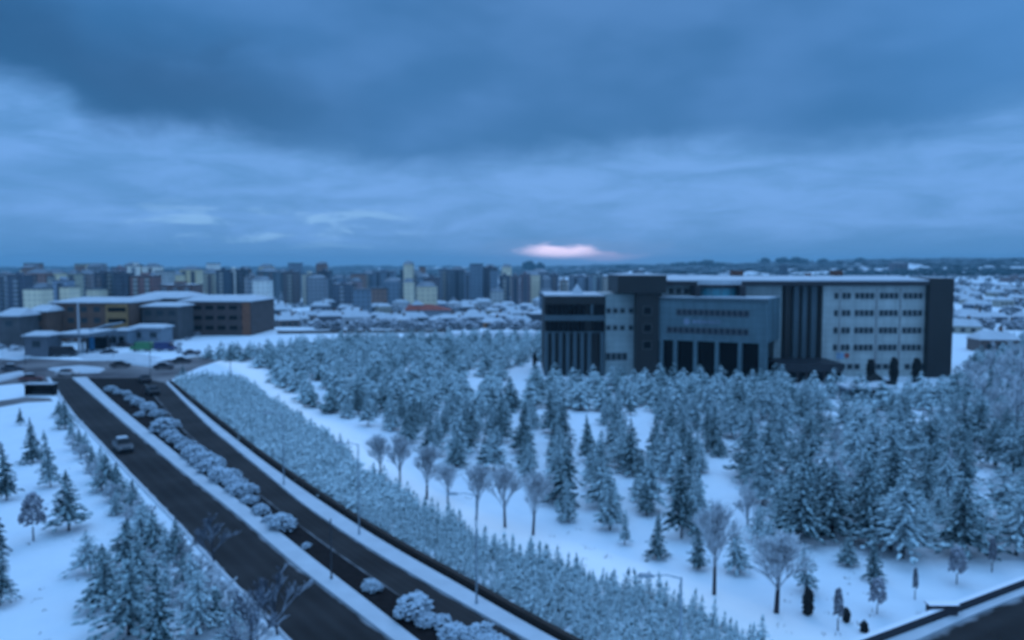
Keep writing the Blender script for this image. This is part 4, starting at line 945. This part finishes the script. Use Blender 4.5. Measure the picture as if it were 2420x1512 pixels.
# ------------------------------------------------------------------ town: towers, houses
cream = (.86, .74, .48); palew = (.88, .84, .74)
TW = [ # u0,u1,vtop, dist, colour, cap, label
 (-14, 17, 648, 560, (.30, .32, .34), 'slab', 'grey tower block cut by the left frame edge'),
 (17, 57, 650, 540, (.09, .11, .15), 'flat', 'dark slate tower block second from the left frame edge'),
 (60, 104, 640, 600, (.35, .20, .17), 'pitch', 'tower block with maroon band and grey pitched roof at left'),
 (107, 141, 641, 640, cream, 'pitch', 'cream tower block with stepped gable left of the pale blue block'),
 (124, 157, 662, 520, (.34, .42, .52), 'flat', 'short pale blue block in front of the cream towers'),
 (157, 179, 642, 600, (.48, .46, .34), 'pitch', 'narrow olive cream tower right of the pale blue block'),
 (180, 214, 642, 620, (.26, .22, .22), 'pitch', 'brownish tower with light roof beside the olive cream one'),
 (222, 246, 645, 560, (.07, .09, .12), 'flat', 'left half of the dark twin towers over the brown building'),
 (247, 268, 642, 565, (.13, .17, .20), 'flat', 'greyer slab wedged between the dark twin towers'),
 (269, 301, 645, 560, (.07, .09, .12), 'flat', 'right half of the dark twin towers over the brown building'),
 (264, 292, 632, 760, (.40, .27, .28), 'flat', 'pinkish tower top rising behind the dark twin towers'),
 (300, 330, 627, 720, palew, 'flat', 'tall white tower, left one of the brightest pair'),
 (336, 373, 626, 720, palew, 'pitch', 'tall white tower, right one of the brightest pair'),
 (306, 362, 651, 560, (.25, .12, .11), 'flat', 'maroon block in front of the brightest white towers'),
 (390, 425, 645, 660, cream, 'pitch', 'cream block with low gable left of the big cream gable'),
 (424, 466, 633, 680, cream, 'pitch', 'big cream gabled block with brown middle'),
 (375, 455, 673, 500, (.16, .09, .08), 'flat', 'low maroon brown block above the snowy school roofs'),
 (480, 509, 641, 640, (.52, .49, .38), 'pitch', 'yellowish gabled block left of the dark blue tower'),
 (510, 534, 638, 600, (.06, .10, .14), 'flat', 'dark blue tower between yellowish block and slim white one'),
 (538, 556, 637, 640, palew, 'flat', 'slim white tower alone near the dark wood'),
 (557, 580, 637, 620, (.06, .09, .11), 'flat', 'dark tower right beside the slim white one'),
 (576, 606, 653, 600, (.34, .34, .35), 'flat', 'light grey block with small blue lean to left of town'),
 (606, 651, 637, 700, (.09, .14, .17), 'pitch', 'broad dark green grey block above the right brown building'),
 (668, 702, 643, 640, (.15, .14, .15), 'flat', 'dark brownish tower left of the cream tapering one'),
 (713, 743, 647, 620, (.56, .53, .43), 'flat', 'cream tower standing out in the dark middle group'),
 (749, 777, 641, 640, (.07, .11, .15), 'flat', 'dark tower immediately right of the lone cream one'),
 (786, 829, 671, 580, (.10, .13, .17), 'flat', 'short dark block with pink edge in the middle group'),
 (826, 851, 660, 640, (.33, .24, .25), 'pitch', 'pinkish topped block behind the short dark one'),
 (853, 884, 643, 800, (.14, .21, .27), 'pitch', 'blue grey domed block left of the wide blue grey one'),
 (880, 930, 641, 780, (.17, .24, .30), 'flat', 'wide blue grey block in the centre left skyline'),
 (945, 966, 638, 700, (.07, .13, .18), 'flat', 'dark teal tower left of the pale blue tower'),
 (967, 998, 644, 690, (.34, .43, .50), 'pitch', 'pale blue tower above the red roofed building'),
 (1001, 1036, 656, 620, (.13, .13, .16), 'flat', 'dark brown tower right of the pale blue one'),
 (1037, 1062, 637, 690, (.22, .27, .32), 'flat', 'left section of the long striped slab tower'),
 (1063, 1097, 633, 680, (.13, .18, .22), 'pitch', 'right section of the long striped slab tower'),
 (1098, 1111, 644, 720, (.30, .40, .50), 'flat', 'narrow pale tower between the striped slab and slate tower'),
 (1112, 1142, 632, 660, (.10, .15, .20), 'flat', 'left half of the tall slate tower at centre'),
 (1143, 1174, 632, 650, (.12, .15, .19), 'flat', 'right half of the tall slate tower at centre'),
 (1179, 1205, 651, 610, (.07, .10, .14), 'flat', 'near black tower right of the tall slate tower'),
 (1206, 1228, 652, 640, (.26, .22, .24), 'flat', 'mauve tower, left of two left of the office building'),
 (1229, 1253, 648, 640, (.22, .16, .18), 'flat', 'mauve tower, right of two left of the office building'),
 (1253, 1296, 639, 700, (.15, .20, .25), 'pitch', 'grey slab with pale top floor left of the office building'),
 (1299, 1320, 648, 700, (.14, .17, .22), 'flat', 'grey block rising over the left glazed office block'),
 (1323, 1342, 662, 650, (.42, .37, .33), 'flat', 'small beige block over the left glazed office block'),
 (1346, 1400, 652, 700, (.24, .30, .36), 'flat', 'blue grey slab behind the snowy skylight'),
 (1403, 1423, 649, 660, (.36, .46, .48), 'flat', 'pale teal tower next to the beige striped one'),
 (1426, 1461, 653, 650, (.40, .36, .31), 'flat', 'beige tower touching the dark office tower head'),
 (2384, 2430, 655, 900, (.28, .20, .20), 'flat', 'reddish tower at the right frame edge below the hills'),
 (1497, 1520, 640, 1150, (.14, .17, .2), 'flat', 'distant grey block behind the dark tower head'),
 (1845, 1862, 628, 1250, (.10, .14, .18), 'flat', 'distant slab on the ridge above the office roof'),
 (2112, 2146, 622, 1500, (.22, .19, .22), 'pitch', 'distant brownish hilltop block above the office end tower'),
]
for i, (u0, u1, vt, D, colr, cap, lab) in enumerate(TW):
    a = at(u0, vt, D); b_ = at(u1, vt, D); w_ = b_.x - a.x; zb = tz(a.x, D) - 1; h_ = a.z - zb - (1.6 if cap == 'pitch' else .6)
    if D > 1000: h_ = a.z - zb
    o = empty('tower_block', (a.x, D, zb), 0, lab, 'tower block', 'tower blocks of the town')
    m = facade('tower_wall_%d' % i, tuple(c * .95 for c in colr), px=2.6 + (i % 3) * .5, wash=.25 if sum(colr) > 1.5 else .6)
    dep = max(10, w_ * .8)
    MB().box(0, w_, 0, dep, 0, h_).build('wall', m, o)
    if cap == 'pitch':
        MB().add([(-.4, -.5, h_ + .004), (w_ + .4, -.5, h_ + .004), (w_ + .4, dep + .5, h_ + .004), (-.4, dep + .5, h_ + .004), (w_ * .3, dep / 2, h_ + 3.2), (w_ * .7, dep / 2, h_ + 3.2)], [(0, 3, 2, 1), (0, 1, 5, 4), (1, 2, 5), (2, 3, 4, 5), (3, 0, 4)]).build('roof', snowy('town_roof', (.07, .09, .11), lo=.6, hi=1.5, nscale=.1, nstr=1.2, snow=(.4, .45, .5)), o)
    else:
        MB().box(-.2, w_ + .2, -.2, dep + .2, h_ + .004, h_ + .8).build('roof', dark_conc, o)
        MB().box(w_ * .35, w_ * .62, dep * .3, dep * .7, h_ + .804, h_ + 2.6).build('lift_house', m, o)
    nb = max(1, int(w_ / 7))
    mbay = facade('bay_%d' % (i % 5), ((.12, .14, .17), (.30, .33, .36), (.2, .17, .17), (.36, .36, .33), (.07, .09, .12))[i % 5], px=40, fx=1, pz=3., fz=.5, wash=.7)
    for k in range(nb):
        xx = w_ * (k + .5) / nb
        bay = MB().box(xx - 1.4, xx + 1.4, -1.2, -.003, .3, h_ - 1.2)
        bay.build('balcony_bay', mbay, o)
rnd = random.Random(21); cnt_ = {}
PAL = {'beige': (.80, .70, .50), 'grey': (.24, .27, .30), 'dark': (.08, .11, .13), 'brown': (.26, .16, .13), 'white': (.80, .80, .74), 'blue grey': (.18, .25, .31), 'pale': (.5, .52, .5)}
mr = []
for k in range(70):
    u = rnd.uniform(-40, 1290); D = rnd.uniform(470, 900)
    if u < 640 and D < 480: continue
    mr.append((u, D, rnd.uniform(18, 48) * 560 / D, rnd.choice(('beige', 'white', 'beige', 'brown', 'grey', 'pale') if u < 620 else ('grey', 'dark', 'blue grey', 'brown', 'pale', 'beige', 'blue grey'))))
mr.sort()
for k, (u, D, wu, cn) in enumerate(mr):
    x = at(u, 700, D).x; w_ = wu / 1899 * D; zb = tz(x, D) - 1; top = min(H - rnd.uniform(-1.5, 14) * D / 700, 24) ; h_ = max(9, top - zb)
    if D < 620: h_ = min(h_, rnd.uniform(12, 26))
    cnt_[cn] = cnt_.get(cn, 0) + 1
    o = empty('town_block', (x, D + rnd.uniform(0, 6), zb), 0, '%s mid rise block of the town, %s of its colour from the left' % (cn, ordw(cnt_[cn])), 'apartment block', 'mid rise blocks filling the town')
    m = facade('mid_rise_' + cn.replace(' ', '_'), PAL[cn], px=3.1, wash=.3 if cn in ('beige', 'white') else .6); dep = rnd.uniform(10, 14)
    MB().box(0, w_, 0, dep, 0, h_).build('wall', m, o)
    rt = rnd.random(); rm = MATS.get('town_roof')
    if rt < .6: MB().add([(-.5, -.5, h_ + .004), (w_ + .5, -.5, h_ + .004), (w_ + .5, dep + .5, h_ + .004), (-.5, dep + .5, h_ + .004), (w_ * .2, dep / 2, h_ + 2.8), (w_ * .8, dep / 2, h_ + 2.8)], [(0, 3, 2, 1), (0, 1, 5, 4), (1, 2, 5), (2, 3, 4, 5), (3, 0, 4)]).build('roof', rm, o)
    else: MB().box(-.2, w_ + .2, -.2, dep + .2, h_ + .004, h_ + .9).build('roof', rm, o)
# houses in the valley, each with walls, snowy roof, windows and a chimney
rb = mat('rust_roof', (.28, .10, .06), .8)
HC = {'cream': (.42, .40, .34), 'grey': (.24, .27, .30), 'brown': (.16, .12, .11), 'blue grey': (.15, .20, .26), 'white': (.52, .54, .56), 'dark': (.07, .09, .11), 'orange': (.42, .19, .09)}
def house(x, y, w, d_, h, rz, colname, lab, rise=None, roofm=None, group='houses in the valley'):
    z = tz(x, y) - .4; rise = rise or w * .22
    o = empty('house', (x, y, z), rz, lab, 'house', group)
    MB().box(-w / 2, w / 2, -d_ / 2, d_ / 2, 0, h).build('wall', mat('house_' + colname.replace(' ', '_'), HC[colname], .8), o)
    e_ = .5
    MB().add([(-w / 2 - e_, -d_ / 2 - e_, h + .004), (w / 2 + e_, -d_ / 2 - e_, h + .004), (w / 2 + e_, d_ / 2 + e_, h + .004), (-w / 2 - e_, d_ / 2 + e_, h + .004), (-w / 2 + w * .15, 0, h + rise), (w / 2 - w * .15, 0, h + rise)], [(0, 3, 2, 1), (0, 1, 5, 4), (1, 2, 5), (2, 3, 4, 5), (3, 0, 4)]).build('roof', roofm or roof_snow, o)
    c = MB().box(w * .15, w * .15 + .8, -.4, .4, h + rise * .4, h + rise + 1.0).build('chimney', brick_b, o)
    for k in range(3): win(o, (k - 1) * w * .28, -d_ / 2, h * .55, 1.3, 1.3, g_win, frame=False)
    return o
hs = [] # (u, v_base, dist, w, h, colour, extra)
rnd = random.Random(11)
place = []
for k in range(130):
    y = rnd.uniform(300, 600); u = rnd.uniform(640, 1300)
    x = at(u, 700, y).x
    if all((x - a_) ** 2 + (y - b2) ** 2 > 14 ** 2 for a_, b2 in place): place.append((x, y))
place.sort(key=lambda p: p[0] / p[1])
names = ['grey', 'blue grey', 'white', 'cream', 'dark', 'brown']
cnt = {}
for k, (x, y) in enumerate(place):
    cn = names[rnd.randrange(6)]; cnt[cn] = cnt.get(cn, 0) + 1
    house(x, y, rnd.uniform(6, 12), rnd.uniform(6, 8), rnd.uniform(3, 6.5), rnd.uniform(-.6, .6), cn, '%s walled valley house with snowy roof, %s of its colour from the left' % (cn, ordw(cnt[cn])))
a = at(1008, 730, 430); o = house(a.x, 430, 24, 11, 0, 0, 'brown', 'wide house with a rust red roof band and a white gable in mid valley') if False else None
# long red roofed hall
a = at(957, 722, 400); b_ = at(1062, 730, 400); zz = tz(a.x, 400) - .5
o = empty('red_hall', (a.x, 400, zz), 0, 'long hall with a rust red roof under patches of snow in mid valley', 'building')
w_ = b_.x - a.x; zt2 = at(1000, 733, 400).z - zz
MB().box(0, w_, 0, 12, 0, zt2).build('wall', mat('hall_wall', (.28, .32, .36), .8), o)
MB().add([(-.5, -.8, zt2 + .004), (w_ + .5, -.8, zt2 + .004), (w_ + .5, 12.5, zt2 + .004), (-.5, 12.5, zt2 + .004), (1.5, 5, zt2 + 3.0), (w_ * .6, 5, zt2 + 2.7)], [(0, 3, 2, 1), (0, 1, 5, 4), (1, 2, 5), (2, 3, 4, 5), (3, 0, 4)]).build('roof', mat('red_roof', (.30, .06, .04), .8, .1, .3), o)
MB().add([(2, 3.4, zt2 + 2.4), (9, 3.4, zt2 + 2.4), (9, 7, zt2 + 2.4), (2, 7, zt2 + 2.4), (5.5, 5, zt2 + 4.8)], [(0, 3, 2, 1), (0, 1, 4), (1, 2, 4), (2, 3, 4), (3, 0, 4)]).build('roof_snow', roof_snow, o)
for i in range(5): win(o, 2.5 + i * 4, 0, zt2 * .5, 1.8, 1.3, g_win, frame=False)
for (u, v, D, w_, lab) in ((1075, 768, 330, 9, 'small house with an orange front below the red roofed hall'), (1165, 785, 300, 8, 'small house with an orange front next to the snowy embankment')):
    p = at(u, v, D); house(p.x, D, w_, 7, 2.6, .1, 'orange', lab)
# right side: houses on the slope beyond the end tower
rnd = random.Random(5); place = []
for k in range(30):
    y = rnd.uniform(200, 700); u = rnd.uniform(2262, 2450); x = at(u, 700, y).x
    if all((x - a_) ** 2 + (y - b2) ** 2 > 16 ** 2 for a_, b2 in place): place.append((x, y))
place.sort(key=lambda p: p[1]); 
for k, (x, y) in enumerate(place):
    cn = names[rnd.randrange(6)]
    house(x, y, rnd.uniform(8, 13), rnd.uniform(7, 9), rnd.uniform(2.8, 4.5), rnd.uniform(-.6, .6), cn, '%s house on the slope right of the office building, %s from the front' % (cn, ordw(k + 1)), group='houses on the right hand slope')

# scrub and bare trees among the houses, far woods on the hills
LB = [globe(2.2, 4.5, s, 26, 1.1).mesh('scrub_blob', shrub_m) for s in (81, 82, 83)]
rnd = random.Random(9); it = []
for k in range(3400):
    y = 284 + 900 * rnd.random() ** 1.7; x = rnd.uniform(-.62, .68) * y
    if x / y < -.3 and y < 320: continue
    if noise.noise(Vector((x / 60, y / 60, 1))) < -.2: continue
    s_ = rnd.uniform(.4, 1.1); s_ *= min(1, y / 420); it.append((LB[k % 3], (x, y, tz(x, y) - .3), rnd.random() * 6, (s_, s_ * 1.1)))
for k in range(240):
    u = rnd.uniform(0, 490); v = rnd.uniform(780, 836); p = G(u, v)
    if u > 470 or (150 < u < 420 and v > 812) or (u < 320 and 790 < v < 806 and rnd.random() < .5): continue
    s_ = rnd.uniform(.18, .4); it.append((LB[k % 3], (p.x, p.y, -.2), rnd.random() * 6, (s_, s_ * .9)))
o = merged(it, 'valley_scrub', snowy('valley_scrub', (.05, .075, .09), lo=.2, hi=1.1, nscale=.6, nstr=1., under2=(.08, .10, .12), snow=(.7, .75, .82))); tag(o, 'snow dusted scrub and bare trees scattered between the valley houses', 'scrub')
it = []
for k in range(2600):
    if k < 1100: y = rnd.uniform(1150, 1500); x = rnd.uniform(.08, .68) * y; s_ = rnd.uniform(1.2, 2.6)
    else: y = rnd.uniform(1700, 4300); x = rnd.uniform(-.68, .72) * y; s_ = rnd.uniform(2.5, 6)
    if noise.noise(Vector((x / 160, y / 160, 4))) < (-.15 if k < 1100 else -.5): continue
    it.append((LB[k % 3], (x, y, tz(x, y) - 1), rnd.random() * 6, (s_ * (1 if k < 1100 else 2.2), s_ * (.8 if k < 1100 else .45))))
o = merged(it, 'hill_wood', snowy('hill_wood', (.012, .05, .06), lo=.75, hi=1.7, nscale=.2, nstr=1., snow=(.4, .5, .6))); tag(o, 'dark woods covering the far hills along the horizon', 'wood')
# crowns one can tell apart on the ridge above the office roof
FT = [(globe(1, 1, s, 90, .26).mesh('crown', MATS['hill_wood']), MB().tube((0, 0, -1), (0, 0, 8), 1.0, .6, 7).mesh('trunk', bark)) for s in (91, 92, 93)]
for k, (u, vt, wu) in enumerate([(1250, 619, 26), (1276, 622, 22), (1430, 629, 34), (1470, 626, 30), (1520, 627, 44), (1572, 626, 50), (1606, 621, 36), (1640, 619, 44), (1672, 616, 48), (1702, 621, 40), (1763, 622, 26), (1806, 611, 30), (1849, 610, 28), (1882, 609, 38), (1899, 613, 40), (1925, 623, 34), (1945, 612, 26), (1985, 627, 40), (2014, 618, 22), (2032, 610, 28), (2062, 624, 46), (2096, 619, 44), (2138, 614, 46)]):
    D = 2380 + (k % 4) * 25; p = at(u, vt, D); zb = tz(p.x, D) - 1; hh = p.z - zb; rx = wu / 2 / 1899 * D
    o = empty('ridge_tree', (p.x, D, zb), k, 'dark tree clump on the skyline ridge, %s from the left' % ordw(k + 1), 'tree', 'tree clumps standing out on the ridge')
    put('crown', FT[k % 3][0], o, (0, 0, hh * .25), 0, (rx, rx * .7, hh * .78)); put('trunk', FT[k % 3][1], o)
# ------------------------------------------------------------------ haze over the country
hz = MB().box(-8500, 8500, -420, 7700, -46, 96)
hm = bpy.data.materials.new('haze'); hm.use_nodes = True; t = hm.node_tree
for n in list(t.nodes): t.nodes.remove(n)
pv_ = t.nodes.new('ShaderNodeVolumePrincipled'); pv_.inputs['Density'].default_value = .00016; pv_.inputs['Color'].default_value = (.40, .80, 1.0, 1)
oo = t.nodes.new('ShaderNodeOutputMaterial'); t.links.new(pv_.outputs[0], oo.inputs['Volume'])
tag(hz.build('haze', hm), 'thin blue air lying over the town and hills', 'haze', kind='stuff')
